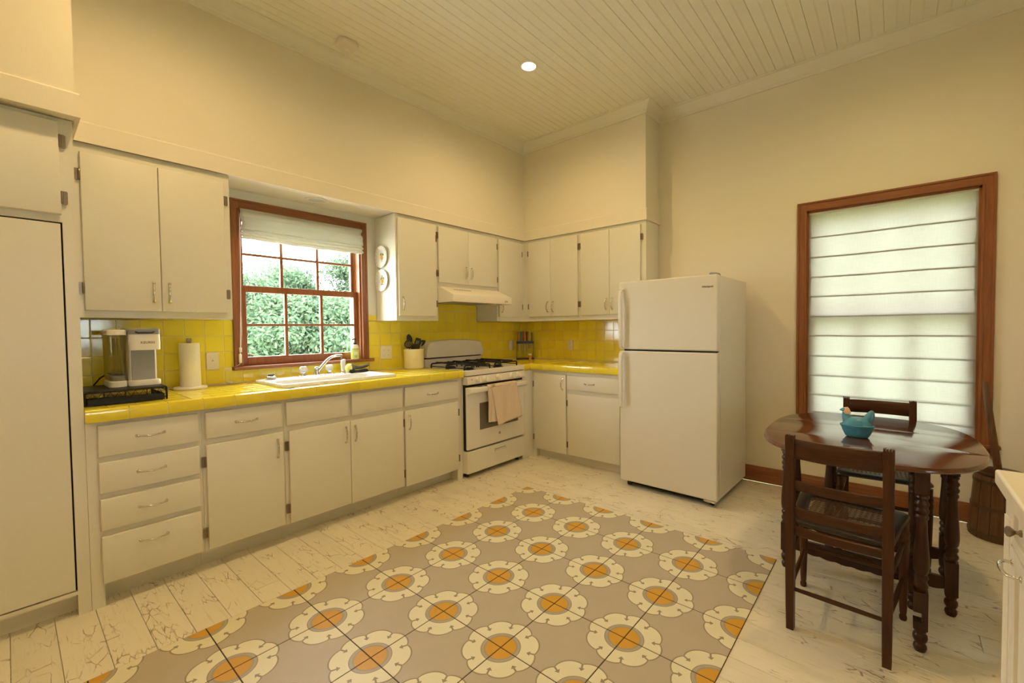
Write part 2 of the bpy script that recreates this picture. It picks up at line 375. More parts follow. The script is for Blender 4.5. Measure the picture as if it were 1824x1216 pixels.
def sweep(prof, path, closed=False):
    """profile of (out, up) carried along a plan path; `out` is to the right of the direction of travel, corners mitred"""
    P = [Vector(p) for p in path]; rings = []
    for i, p in enumerate(P):
        d0 = (P[i]-P[i-1]).normalized() if i else (P[1]-P[0]).normalized(); d1 = (P[i+1]-P[i]).normalized() if i < len(P)-1 else d0
        n0 = Vector((d0.y, -d0.x)); n1 = Vector((d1.y, -d1.x)); n = (n0+n1); n = n/max(1e-6, n.dot(n0))
        rings.append([(p.x+n.x*o, p.y+n.y*o, z) for o, z in prof])
    return MB().loft(rings)

# ============================================================ THE ROOM
XL, YF, WT = -6.6, -5.6, .14
AX0, AX1, AZ0, AZ1 = -2.857, -1.990, 1.014, 2.078        # kitchen window opening
BY0, BY1, BZ0, BZ1 = -3.80, -2.875, .50, 2.112           # dining window opening
FX0, FX1, FZ0, FZ1 = -3.62, -2.86, 1.05, 1.95               # window behind the camera
w = MB()
w.box(XL, AX0, 0, WT, 0, CEIL); w.box(AX1, WT, 0, WT, 0, CEIL); w.box(AX0, AX1, 0, WT, 0, AZ0); w.box(AX0, AX1, 0, WT, AZ1, CEIL)
wall_back = struct(w.build('wall_back', 'niche_paint'))
w = MB(); w.box(0, WT, BY1, 0, 0, CEIL); w.box(0, WT, YF, BY0, 0, CEIL); w.box(0, WT, BY0, BY1, 0, BZ0); w.box(0, WT, BY0, BY1, BZ1, CEIL)
wall_right = struct(w.build('wall_right', 'wall_paint'))
struct(MB().box(XL-WT, XL, YF, WT, 0, CEIL).build('wall_left', 'wall_paint'))
w = MB(); w.box(XL, FX0, YF-WT, YF, 0, CEIL); w.box(FX1, WT, YF-WT, YF, 0, CEIL); w.box(FX0, FX1, YF-WT, YF, 0, FZ0); w.box(FX0, FX1, YF-WT, YF, FZ1, CEIL)
struct(w.build('wall_front', 'wall_paint'))

# floor: painted boards that run away from the sink wall
floor = struct(MB().box(XL, 0, YF, 0, -.06, -.012).build('floor', 'floor_paint'))
n = int(round(6.6/.125)); rj = random.Random(3)
for i in range(n):
    x0 = -.020-.125*(i+1)+.0; cuts = [YF]
    y = YF+rj.uniform(.8, 3.2)
    while y < -.9: cuts.append(y); y += rj.uniform(2.2, 3.6)
    cuts.append(-.0)
    for a, b in zip(cuts, cuts[1:]):
        wd, ln = .125-.0016, b-a-.0015; rings = []
        for ins, z in ((0, -.012), (0, -.0012), (.0012, 0)):
            rings.append([(-wd/2+ins, -ln/2+ins, z), (wd/2-ins, -ln/2+ins, z), (wd/2-ins, ln/2-ins, z), (-wd/2+ins, ln/2-ins, z)])
        place('plank', MB().loft(rings).data('plank', 'floor_paint'), floor, (x0+.0625, (a+b)/2, 0))

# ceiling: beaded boards that run along the sink wall
ceiling = struct(MB().box(XL, WT, YF, WT, CEIL+.014, CEIL+.10).build('ceiling', 'ceiling_paint'))
bw = .1283; pf = []
h = bw/2-.0006
for x, z in ((-h, .014), (-h, .003), (-h+.0022, 0), (-.0046, 0), (-.0035, .0022), (-.0024, .0006), (.0024, .0006), (.0035, .0022), (.0046, 0), (h-.0022, 0), (h, .003), (h, .014)): pf.append((x, z))
bme = MB().prism(pf, 'x', XL, 0.0).data('board', 'ceiling_paint')
yb = -2.676
k = -25
while True:
    yy = yb+bw*(-k)-bw/2
    k += 1
    if yy > -.24: continue
    if yy < YF-.05: break
    place('board', bme, ceiling, (0, yy, CEIL))

# soffits over the cabinets, with the flat trim boards along their lower edge
XS, YS = -.285, -.312
XE = -1.715
ws = MB(); ws.box(-3.66, 0, YS, 0, 2.205, CEIL+.02); ws.box(XS, 0, XE, YS, 2.205, CEIL+.02)
struct(ws.build('wall_soffit', 'wall_paint'))
struct(MB().box(-4.75, -3.65, -.665, 0, 2.19, CEIL+.02).build('wall_pantry_soffit', 'wall_paint'))
struct(sweep([(0, 2.196), (.009, 2.196), (.009, 2.292), (.005, 2.298), (0, 2.298)], [(-3.65, YS), (XS, YS), (XS, XE), (0, XE)]).build('trim_1', 'wall_paint'))
struct(sweep([(0, 2.186), (.014, 2.186), (.014, 2.283), (.010, 2.289), (0, 2.289)], [(-4.75, -.665), (-3.65, -.665), (-3.65, YS-.009)]).build('trim_2', 'wall_paint'))
# crown moulding
cp = [(0, CEIL-.098), (.010, CEIL-.098), (.012, CEIL-.080), (.020, CEIL-.074), (.024, CEIL-.058), (.036, CEIL-.038), (.052, CEIL-.026), (.058, CEIL-.012), (.066, CEIL-.010), (.068, CEIL+.003), (0, CEIL+.003)]
struct(sweep(cp, [(-3.65, YS), (XS, YS), (XS, XE), (0, XE), (0, YF), (XL, YF), (XL, -.665), (-3.65, -.665), (-3.65, YS-.06)]).build('trim_3', 'crown_paint', smooth=30))
# baseboards
bb = [(0, 0), (.021, 0), (.021, .098), (.016, .108), (.012, .123), (0, .123)]
struct(sweep(bb, [(0, -1.70), (0, YF)]).build('baseboard_right', 'trim_wood_y'))
struct(sweep(bb, [(0, YF), (XL, YF)]).build('baseboard_front', 'trim_wood_x'))
struct(sweep(bb, [(XL, YF), (XL, 0)]).build('baseboard_left', 'trim_wood_y'))
# backsplash tiles set on the two walls
PT = .1025
tiles(wall_back, (0, 0, 0), (1, 0, 0), (0, 0, 1), -3.657, 0, .917, 1.336, PT, .1036, -2.96, 1.025, holes=[(-2.906, -1.942, 1.0, 1.4), (-1.446, -.704, .90, .930)])
tiles(wall_back, (0, 0, 0), (1, 0, 0), (0, 0, 1), -1.937, -1.857, 1.336, 1.386, PT, .1017, -2.96, 1.336)
tiles(wall_back, (0, 0, 0), (1, 0, 0), (0, 0, 1), -1.438, -.706, 1.330, 1.634, PT, .1017, -2.96, 1.330)
tiles(wall_right, (0, 0, 0), (0, -1, 0), (0, 0, 1), .008, 1.70, .917, 1.336, PT, .1036, .006, 1.025)
MB().box(-3.66, -2.917, -.0046, 0, .90, 1.337).box(-2.917, -1.9, -.0046, 0, .90, 1.0).box(-1.943, 0, -.0046, 0, .90, 1.337).box(-1.937, -1.857, -.0046, 0, 1.33, 1.386).box(-1.438, -.706, -.0046, 0, 1.33, 1.634).build('grout', 'grout', wall_back)
MB().box(-.0046, 0, -1.70, -.002, .90, 1.337).build('grout', 'grout', wall_right)

# ------------------------------------------------------------ windows
def window(name, O, U, N, u0, u1, z0, z1, cas, sashes, stool=True, woods=('trim_wood_x', 'trim_wood_z'), casw=(.047, .062), apron=False):
    """O on the wall face, U along the wall (left to right from inside), N outwards"""
    O, U, N = Vector(O), Vector(U), Vector(N)
    def bx(mb, ua, ub, da, db, za, zb):
        p = O+U*ua+N*da; q = O+U*ub+N*db; return mb.box(p.x, q.x, p.y, q.y, za, zb)
    root = bx(bx(bx(bx(MB(), u0-.002, u0+.014, -.002, WT, z0, z1), u1-.014, u1+.002, -.002, WT, z0, z1), u0, u1, -.002, WT, z1-.014, z1+.002), u0, u1, .02, WT+.03, z0-.01, z0+.012).build(name, woods[1])
    struct(root)
    side, head = cas
    for a, b in ((u0-side, u0+.002), (u1-.002, u1+side)):
        m = bx(MB(), a, b, -.018, 0, z0-.0, z1+head)
        inner = (b-.012, b) if a < u0 else (a, a+.012)
        bx(m, inner[0], inner[1], -.024, -.018, z0, z1+.002)
        out = (a, a+.014) if a < u0 else (b-.014, b)
        bx(m, out[0], out[1], -.024, -.018, z0, z1+head)
        m.build('casing', woods[1], root, bevel=.002)
    m = bx(MB(), u0+.002, u1-.002, -.018, 0, z1-.002, z1+head); bx(m, u0+.002, u1-.002, -.024, -.018, z1-.002, z1+.010); bx(m, u0-side+.014, u1+side-.014, -.024, -.018, z1+head-.014, z1+head)
    m.build('casing', woods[0], root, bevel=.002)
    if stool: bx(MB(), u0-side-.012, u1+side+.036, -.045, .03, z0-.012, z0+.010).build('stool', woods[0], root, bevel=.005)
    if apron: bx(MB(), u0-side, u1+side, -.016, 0, z0-.085, z0-.012).build('apron', woods[0], root, bevel=.003)
    for (a, b, c, d, st, bot, top, da, db, vm, hm, mw) in sashes:
        m = MB(); bx(m, a, a+st, da, db, c, d); bx(m, b-st, b, da, db, c, d); bx(m, a+st, b-st, da, db, c, c+bot); bx(m, a+st, b-st, da, db, d-top, d)
        sash = m.build('sash', woods[1], root, bevel=.003)
        ga, gb, gc, gd = a+st, b-st, c+bot, d-top; dm = (da+db)/2
        for v in vm: bx(MB(), v-mw/2, v+mw/2, da+.004, db-.004, gc-.002, gd+.002).build('muntin', woods[1], sash, bevel=.003)
        us = [ga]+list(vm)+[gb]; zs = [gc]+list(hm)+[gd]
        for hz in hm:
            for p, q in zip(us, us[1:]): bx(MB(), p, q, da+.005, db-.005, hz-mw*.42, hz+mw*.42).build('muntin', woods[0], sash, bevel=.003)
        for p, q in zip(us, us[1:]):
            for e, f in zip(zs, zs[1:]): bx(MB(), p, q, dm-.0015, dm+.0015, e, f).build('pane', 'pane_glass', sash)
    m = MB(); e = .022
    for a, b, c, d in ((u0, u0+e, z0, z1), (u1-e, u1, z0, z1), (u0+e, u1-e, z0, z0+e), (u0+e, u1-e, z1-e, z1)): bx(m, a, b, WT-.012, WT+.01, c+.012, d)
    m.build('storm_frame', 'plastic_white', root)
    return root
win1 = window('window_1', (0, 0, 0), (1, 0, 0), (0, 1, 0), AX0, AX1, AZ0, AZ1, (.048, .064),
       [(-2.845, -2.003, 1.026, 1.575, .035, .057, .045, .035, .068, (-2.555, -2.297), (1.304,), .020),
        (-2.845, -2.003, 1.540, 2.064, .033, .03, .045, .074, .106, (-2.563, -2.303), (1.795,), .020)])
MB().box(-2.012, -2.004, .068, .10, 1.03, 2.06).build('parting_strip', 'brass_strip', win1)
window('window_2', (0, 0, 0), (0, -1, 0), (1, 0, 0), -BY1, -BY0, BZ0, BZ1, (.060, .064),
       [(2.89, 3.785, .512, 1.335, .045, .06, .035, .035, .07, (3.195, 3.48), (), .022), (2.89, 3.785, 1.30, 2.098, .045, .035, .05, .075, .11, (3.195, 3.48), (), .022)],
       woods=('trim_wood_y', 'trim_wood_z'), apron=True)
window('window_3', (0, YF, 0), (-1, 0, 0), (0, -1, 0), -FX1, -FX0, FZ0, FZ1, (.06, .064),
       [(-FX1+.015, -FX0-.015, FZ0+.012, 1.515, .045, .06, .035, .035, .07, (-FX1+.265, -FX1+.495), (), .022), (-FX1+.015, -FX0-.015, 1.485, FZ1-.014, .045, .035, .05, .075, .11, (-FX1+.265, -FX1+.495), (), .022)], apron=True)

# ============================================================ FITTED CABINETS
# shared hardware: an arched pull that lies along local x and stands out along -y
def pull_mesh():
    m = MB(); L = .055; rings = []
    for i in range(19):
        t = -1+2*i/18; x = L*t; a = abs(t)
        y = -.0045-.0215*(1-a**2.6) if a < .93 else -.0045-.002*(1-a)
        rw = .0050+.0034*max(0, (a-.72)/.28); rt = .0036 if a < .85 else .0028
        dz = -.0035*(1-a*a)
        rings.append([(x, y+rt*sin(2*pi*k/10), dz+rw*cos(2*pi*k/10)) for k in range(10)])
    m.loft(rings)
    for s in (-1, 1): m.lathe([(.0066, 0), (.0066, -.003), (.0045, -.005)], (s*L*.93, 0, 0), 12, 'y')
    return m.data('handle', 'chrome', smooth=50)
PULL = pull_mesh()
def hinge_mesh():
    m = MB(); m.prism(rrect(.0085, .0285, .006, 3, -.0095, 0), 'y', -.0035, 0); m.prism(rrect(.0045, .0225, .003, 3, .005, 0), 'y', -.0065, -.0025); m.cyl((0, -.006, -.024), (0, -.006, .024), .0048, 10); m.lathe([(.003, -.0275), (.0052, -.024), (.0052, .024), (.003, .0275)], (0, -.006, 0), 10)
    return m.data('hinge', 'aged_nickel', smooth=40)
HINGE = hinge_mesh()
def front(name, parent, face, u0, u1, z0, z1, pull=None, hinges=(), out=.020, hside=1, lab=None):
    """a door or drawer front lying proud of a cabinet face. face = ('y', y) looks to -y, ('x', x) looks to -x"""
    ax, pos = face; c = .0045
    m = MB(); rings = []
    for ins, d in ((.004, 0), (0, .004), (0, out-c), (c*.45, out-c*.25), (c, out)):
        rings.append([(u0+ins, d, z0+ins), (u1-ins, d, z0+ins), (u1-ins, d, z1-ins), (u0+ins, d, z1-ins)])
    W_ = lambda u, d, z: (u, pos-d, z) if ax == 'y' else (pos-d, -u, z)
    m.loft([[W_(*p) for p in q] for q in rings])
    o = m.build(name, 'cabinet_paint', parent, smooth=30, label=lab)
    rz = 0 if ax == 'y' else -pi/2
    if pull:
        pu, pz, vert = pull
        place('handle', PULL, o, W_(pu, out, pz), (0, pi/2 if vert else 0, rz) if ax == 'y' else ((0, pi/2, rz) if vert else (0, 0, rz)))
    for hu, hz, flip in hinges:
        e = place('hinge', HINGE, o, W_(hu, out*.35, hz), (0, pi if flip else 0, rz))
    return o
def door(parent, face, u0, u1, z0, z1, hside, pz, **kw):
    """hside -1: hinges on the left, pull on the right"""
    hu = u0 if hside < 0 else u1; pu = (u1-.032) if hside < 0 else (u0+.032)
    hz = (z0+min(.11, (z1-z0)*.16), z1-min(.11, (z1-z0)*.16))
    return front('door', parent, face, u0, u1, z0, z1, (pu, pz, True) if pz else None, [(hu+(-.003 if hside < 0 else .003), q, hside > 0) for q in hz], **kw)

YU, XU = -.2985, -.275          # faces of the upper cabinets
FA, FB = ('y', YU), ('x', XU)
g_up = 'white painted cabinets along the upper walls'; g_lo = 'white painted base cabinets under the yellow worktop'
UZ0, UZ1 = 1.337, 2.197
def upper(name, label, x0, x1, z0=UZ0, niche=None):
    t = thing(name, label, 'cabinet', ((x0+x1)/2, -.006, z0), 0, g_up)
    MB().box(x0, x1, YU, -.007, z0, UZ1).build('body', 'cabinet_paint', t)
    return t
t = upper('wall_cabinet', 'white two-door wall cabinet left of the sink window, above the coffee maker', -3.655, -2.988)
door(t, FA, -3.615, -3.3215, 1.372, 2.148, -1, 1.475); door(t, FA, -3.3195, -3.020, 1.372, 2.148, 1, 1.475)
t = upper('wall_cabinet', 'tall narrow white wall cabinet with one door, right of the sink window', -1.855, -1.4385)
door(t, FA, -1.838, -1.468, 1.374, 2.160, 1, 1.475)
t = upper('wall_cabinet', 'short white two-door wall cabinet directly above the range hood', -1.4375, -.7025, 1.640)
door(t, FA, -1.4350, -1.0885, 1.674, 2.160, -1, 1.780); door(t, FA, -1.0865, -.7100, 1.674, 2.160, 1, 1.780)
t = upper('wall_cabinet', 'white one-door wall cabinet in the corner right of the range hood', -.7015, -.001)
door(t, FA, -.680, -.328, 1.380, 2.162, 1, 1.478)
def upper_b(label, y0, y1):
    t = thing('wall_cabinet', label, 'cabinet', (-.001, (y0+y1)/2, UZ0), 0, g_up)
    MB().box(XU, -.007, y1, y0, UZ0, UZ1).build('body', 'cabinet_paint', t)
    return t
t = upper_b('white two-door wall cabinet between the room corner and the cabinet over the fridge', YU-.001, -1.020)
door(t, FB, .378, .6685, 1.382, 2.165, -1, 1.480); door(t, FB, .6705, 1.004, 1.382, 2.165, 1, 1.480)
t = upper_b('white two-door wall cabinet partly hidden behind the top of the fridge', -1.021, XE+.004)
door(t, FB, 1.040, 1.352, 1.382, 2.165, -1, 1.480); door(t, FB, 1.354, 1.664, 1.382, 2.165, 1, 1.480)

# pantry with the two flush doors at the left edge
t = thing('pantry_cabinet', 'tall white pantry cabinet with big flush door at the left edge', 'cabinet', (-4.2, -.3, 0))
pm = MB(); pm.box(-4.75, -3.657, -.583, -.010, .095, 2.187).box(-4.75, -3.657, -.53, -.010, 0, .095)
pm.box(-3.6985, -3.657, -.601, -.53, 0, 2.187).box(-4.75, -3.6985, -.601, -.583, 1.7405, 2.187).box(-4.75, -3.6985, -.601, -.583, .095, .1115).box(-4.75, -4.66, -.601, -.583, .1115, 1.7405)
pm.build('body', 'cabinet_paint', t)
MB().box(-4.66, -3.6985, -.5835, -.5825, .1115, 1.7405).build('shadow_gap', 'black_gap', t)
MB().box(-4.655, -3.7045, -.6015, -.5838, .1175, 1.7345).build('door', 'cabinet_paint', t, bevel=.002, label='big flush lower door')
o = front('door', t, ('y', -.601), -4.64, -3.7005, 1.772, 2.168, None, [(-3.6975, 2.088, True), (-3.6975, 1.846, True)])

# base cabinets under the window
YB = -.601; FBA = ('y', YB)
def base_a(name, label, x0, x1, left_end=False, right_end=False):
    t = thing(name, label, 'cabinet', ((x0+x1)/2, -.3, 0), 0, g_lo)
    m = MB().box(x0, x1, YB, -.007, .100, .8515).box(x0, x1, -.515, -.007, 0, .100)
    if left_end: m.box(x0, -3.612, YB, -.515, 0, .100)
    if right_end: m.box(x1-.055, x1, YB, -.515, 0, .100)
    m.build('body', 'cabinet_paint', t); return t
t = base_a('drawer_cabinet', 'white base cabinet with a stack of four drawers, nearest the pantry', -3.656, -3.2315, left_end=True)
for z0, z1 in ((.694, .838), (.524, .667), (.354, .499), (.112, .327)): front('drawer', t, FBA, -3.618, -3.246, z0, z1, (-3.436, (z0+z1)/2+(.004 if z1-z0 < .2 else .047), False))
t = base_a('base_cabinet', 'white base cabinet with one drawer over one door, beside the drawer stack', -3.2305, -2.831)
front('drawer', t, FBA, -3.217, -2.846, .697, .837, (-3.03, .767, False)); door(t, FBA, -3.217, -2.843, .112, .665, -1, .575)
t = base_a('sink_cabinet', 'wide white base cabinet with two doors and false drawer fronts below the sink', -2.830, -2.0165)
front('drawer_front', t, FBA, -2.8215, -2.443, .697, .837); front('drawer_front', t, FBA, -2.4155, -2.0275, .693, .837)
door(t, FBA, -2.8105, -2.4312, .109, .663, -1, .575); door(t, FBA, -2.4292, -2.0245, .106, .661, 1, .572)
t = base_a('base_cabinet', 'white base cabinet with one drawer over one door, left of the stove', -2.0155, -1.4455, right_end=True)
front('drawer', t, FBA, -2.006, -1.496, .690, .834, (-1.757, .762, False)); door(t, FBA, -2.0075, -1.501, .098, .661, 1, .571)
# base cabinets along the fridge wall
XB = -.545; FBB = ('x', XB)
t = thing('base_cabinet', 'white corner base cabinet with one narrow door, right of the stove', 'cabinet', (-.3, -.8, 0), 0, g_lo)
m = MB().box(XB, -.007, -1.0505, -.007, .078, .8515).box(-.50, -.007, -1.0505, -.007, 0, .078).box(-.6985, XB, -.62, -.60, 0, .8515).box(XB, -.50, -.675, -.60, 0, .078)
m.build('body', 'cabinet_paint', t); door(t, FBB, .658, 1.0405, .080, .825, -1, .735)
t = thing('base_cabinet', 'white base cabinet with one drawer over one door, running behind the fridge', 'cabinet', (-.3, -1.37, 0), 0, g_lo)
MB().box(XB, -.007, -1.670, -1.0515, .078, .8515).box(-.50, -.007, -1.670, -1.0515, 0, .078).build('body', 'cabinet_paint', t)
front('drawer', t, FBB, 1.056, 1.600, .688, .822, (1.30, .757, False)); door(t, FBB, 1.062, 1.600, .082, .652, -1, None)

# worktops: a core board, field tiles on top, edge tiles along the front
def edge_tile(ln, horiz):
    k = ('edge', round(ln, 3), horiz)
    if k not in TILE_ME:
        h = ln/2-.0015; P = [(0, .000), (0, -.057), (-.007, -.057), (-.009, -.054), (-.009, -.006), (-.007, -.0015), (-.003, 0), (.028, 0), (.030, -.002), (.030, -.006), (.004, -.006)]
        P = [(a, b) for a, b in P if not (a == 0 and b == 0)]
        m = MB().loft([[(s*h, p[0], p[1]) for p in P] for s in (-1, 1)]); TILE_ME[k] = m.data('edge_tile', 'yellow_tile', smooth=40)
    return TILE_ME[k]
ZT = .914
SX0, SX1, SY0, SY1 = -2.815, -2.025, -.560, -.075
wt = thing('worktop', 'yellow tiled worktop with the sink, running left from the stove', 'worktop', (-2.55, -.3, .858))
MB().box(-3.656, SX0+.03, -.6345, -.007, .8570, .9085).box(SX1-.03, -1.4465, -.6345, -.007, .8570, .9085).box(SX0+.03, SX1-.03, -.6345, SY0+.03, .8570, .9085).box(SX0+.03, SX1-.03, SY1-.03, -.007, .8570, .9085).build('core', 'grout', wt)
tiles(wt, (0, 0, .908), (1, 0, 0), (0, 1, 0), -3.656, -1.4465, -.597, -.0065, PT, PT, -2.96, -.597, holes=[(SX0+.02, SX1-.02, SY0+.02, SY1-.02)], mat='yellow_tile', tilt=.005)
x = -3.656; cut = [-3.656, -3.512, -3.370, -3.227, -3.084]
while cut[-1]+.1432 < -1.447: cut.append(cut[-1]+.1432)
cut.append(-1.4465)
for a, b in zip(cut, cut[1:]):
    if b-a > .02: place('edge_tile', edge_tile(b-a, 0), wt, ((a+b)/2, -.6275, ZT))
wt = thing('worktop', 'yellow tiled worktop turning the corner between stove and fridge', 'worktop', (-.3, -.8, .858))
MB().box(-.7005, -.007, -.6345, -.007, .8570, .9085).box(-.5758, -.007, -1.672, -.6345, .8570, .9085).build('core', 'grout', wt)
tiles(wt, (0, 0, .908), (1, 0, 0), (0, 1, 0), -.7005, -.0065, -.597, -.0065, PT, PT, -2.96, -.597, tilt=.005)
tiles(wt, (0, 0, .908), (1, 0, 0), (0, 1, 0), -.5385, -.0065, -1.672, -.5975, PT, PT, -2.96, -.597, tilt=.005)
place('edge_tile', edge_tile(.122, 0), wt, (-.6385, -.6275, ZT))
y = -.640
while y > -1.66:
    d = min(.1432, y+1.672)
    if d > .02: place('edge_tile', edge_tile(d, 1), wt, (-.5690, y-d/2, ZT), (0, 0, -pi/2))
    y -= d

# ============================================================ APPLIANCES
# ---- fridge (local: x along the front, y to the back)
fr = thing('refrigerator', 'white top-freezer refrigerator standing against the window wall', 'refrigerator', (-.7728, -1.7148, 0), RAD(-91.186))
FW, FD, FT = .7526, .683, 1.615
B_ = dict(world=False)
MB().box(.002, FW-.002, .068, FD, .052, FT-.006).build('body', 'appliance_white', fr, bevel=.006, **B_)
MB().box(.02, FW-.02, .055, .075, .055, FT-.02).build('gasket', 'grey_plastic', fr, **B_)
fdz = ((1.089, FT), (.0495, 1.0775))
fz = MB().box(0, FW, 0, .058, *fdz[0]).build('freezer_door', 'appliance_white', fr, bevel=.010, seg=3, **B_)
fl = MB().box(0, FW, 0, .058, *fdz[1]).build('fridge_door', 'appliance_white', fr, bevel=.010, seg=3, **B_)
MB().box(.04, FW-.012, .006, .05, 1.0770, 1.0895).build('gap_strip', 'black_gap', fr, **B_)
def fh(z0, z1, par, flip):
    pts = []; P = [(0, .012), (.006, -.006), (.022, -.024), (.055, -.037), (.16, -.041), (.5, -.041), (.80, -.040), (.95, -.034), (.985, -.024), (1, .006)]
    if flip: P = [(1-a, b) for a, b in P][::-1]
    L = z1-z0; rings = []
    for a, b in P:
        zz = z0+a*L; hw = .0145; th = .009
        rings.append([(.030+hw*cx, b+th*cy, zz) for cx, cy in ((-1, -.45), (-.55, -1), (.55, -1), (1, -.45), (1, .6), (.7, 1), (-.7, 1), (-1, .6))])
    MB().loft(rings).build('handle', 'appliance_white', par, smooth=45, **B_)
fh(1.100, 1.560, fz, True); fh(.628, 1.068, fl, False)
text('logo', 'Whirlpool', .0185, 'ink', fz, (0, 0, 0), (0, 0, 0), .0003).matrix_basis = Matrix.Translation((.684, -.0008, 1.533)) @ Matrix.Rotation(pi/2, 4, 'X')
MB().prism([(.69, FT-.002), (.69, FT+.012), (.70, FT+.016), (.735, FT+.012), (.742, FT-.002)], 'y', .02, .10).build('hinge_cover', 'grey_plastic', fr, **B_)
MB().box(.655, .735, .004, .05, .034, .048).box(.71, .742, -.004, .03, .036, .046).build('lower_hinge', 'steel', fr, bevel=.003, **B_)
for u, y in ((.055, .06), (.70, .06), (.055, .62), (.70, .62)): MB().lathe([(.018, -.014), (.022, -.010), (.022, .010), (.018, .014)], (u, y, .022), 14, 'x').build('foot', 'black_plastic', fr, smooth=40, **B_)
MB().box(.03, FW-.03, .07, .09, .015, .055).build('base_grille', 'black_gap', fr, **B_)

# ---- gas range
st = thing('gas_stove', 'white freestanding gas stove between the two worktops', 'stove', (-1.075, -.33, 0))
X0, X1 = -1.4420, -.7040; XM = (X0+X1)/2
MB().box(X0, X1, -.605, -.030, .040, .868).build('body', 'stove_white', st, bevel=.003)
MB().box(X0+.006, X1-.006, -.635, -.600, .235, .860).build('cavity_front', 'black_gap', st)
m = MB().box(X0, X1, -.660, -.628, .8675, .912).box(X0, X1, -.115, -.030, .868, .912).box(X0, X0+.022, -.63, -.11, .868, .912).box(X1-.022, X1, -.63, -.11, .868, .912).box(X0+.02, X1-.02, -.63, -.11, .868, .899)
m.build('cooktop', 'stove_white', st, bevel=.004)
cpn = MB().prism([(-.610, .861), (-.662, .861), (-.672, .800), (-.662, .792), (-.610, .792)], 'x', X0+.001, X1-.001).build('control_panel', 'stove_white', st, bevel=.003)
for kx in (-1.330, -1.245, -1.078, -.903, -.808):
    kb = MB().lathe([(.026, .004), (.026, -.004), (.0215, -.009), (.0205, -.026), (.018, -.030), (.006, -.030)], (0, 0, 0), 24, 'y').box(-.0035, .0035, -.034, -.028, -.019, .019).build('knob', 'plastic_white', cpn, smooth=35, world=False)
    kb.location = Vector((kx, -.6685, .828))-base_of(cpn); kb.rotation_euler = (RAD(-9), RAD(random.uniform(-6, 6)), 0)
MB().lathe([(.008, 0), (.008, -.0012)], (-1.392, -.6705, .835), 16, 'y').lathe([(.003, 0), (.003, -.0012)], (-1.392, -.6735, .812), 10, 'y').build('indicator_mark', 'mark_grey', cpn)
od = MB().box(X0+.002, X1-.002, -.660, -.637, .243, .772).build('oven_door', 'stove_white', st, bevel=.008, seg=3)
MB().box(-1.298, -.806, -.6615, -.655, .395, .626).build('oven_window', 'oven_glass', od, label='dark oven window')
hp = [(-.655, .716), (-.688, .719), (-.700, .728), (-.702, .752), (-.696, .764), (-.682, .770), (-.655, .772)]
hd = MB().prism(hp, 'x', X0+.004, X1-.004).build('handle', 'stove_white', od, bevel=.003)
m = MB()
for a, b in ((-1.335, -1.285), (-1.255, -1.105), (-1.08, -.96), (-.935, -.865)): m.box(a, b, -.690, -.672, .7712, .7727)
m.build('vent_slots', 'black_gap', od)
MB().lathe([(.0115, 0), (.0115, -.0012)], (-1.055, -.6602, .325), 20, 'y').build('badge', 'ink_grey', od)
text('badge_letters', 'GE', .010, 'plastic_white', od, (-1.055, -.6620, .325), (pi/2, 0, 0))
dr = MB().box(X0+.004, X1-.004, -.658, -.600, .042, .229).build('drawer', 'stove_white', st, bevel=.006, seg=3)
MB().prism([(-.655, .168), (-.664, .170), (-.667, .176), (-.655, .186)], 'x', -1.120, -.975).build('drawer_pull', 'plastic_white', dr); MB().box(-1.118, -.977, -.6595, -.655, .186, .192).build('recess_shade', 'ink_grey', dr)  # grey strip on the face paints the shade of a pull recess
for fx_, fy_ in ((X0+.05, -.59), (X1-.05, -.59), (X0+.05, -.07), (X1-.05, -.07)): MB().cyl((fx_, fy_, 0), (fx_, fy_, .042), .018, 10).build('foot', 'black_plastic', st, smooth=40)
# backguard: a low panel, a dark vent slit, and the bulging curved top
MB().box(X0+.012, X1-.012, -.085, -.012, .900, .987).build('back_panel', 'stove_white', st, bevel=.003)
MB().box(X0+.022, X1-.022, -.080, -.014, .985, 1.004).build('vent_slit', 'black_gap', st)
def bgp(sc, dz):
    P = [(-.362, 1.000), (.362, 1.000), (.366, 1.020), (.362, 1.055), (.346, 1.115), (.332, 1.132)]
    P += [(.332*cos(a), 1.132+.030*sin(a)) for a in [pi*k/16 for k in range(1, 16)]] + [(-.332, 1.132), (-.346, 1.115), (-.362, 1.055), (-.366, 1.020)]
    return [(XM+x*sc, 1.0+(z-1.0)*dz) for x, z in P]
MB().loft([[(x, y, z) for x, z in bgp(s_, d_)] for y, s_, d_ in ((-.014, 1, 1), (-.070, 1, 1), (-.098, .994, .985), (-.112, .975, .94))]).build('backguard', 'stove_white', st, smooth=50)
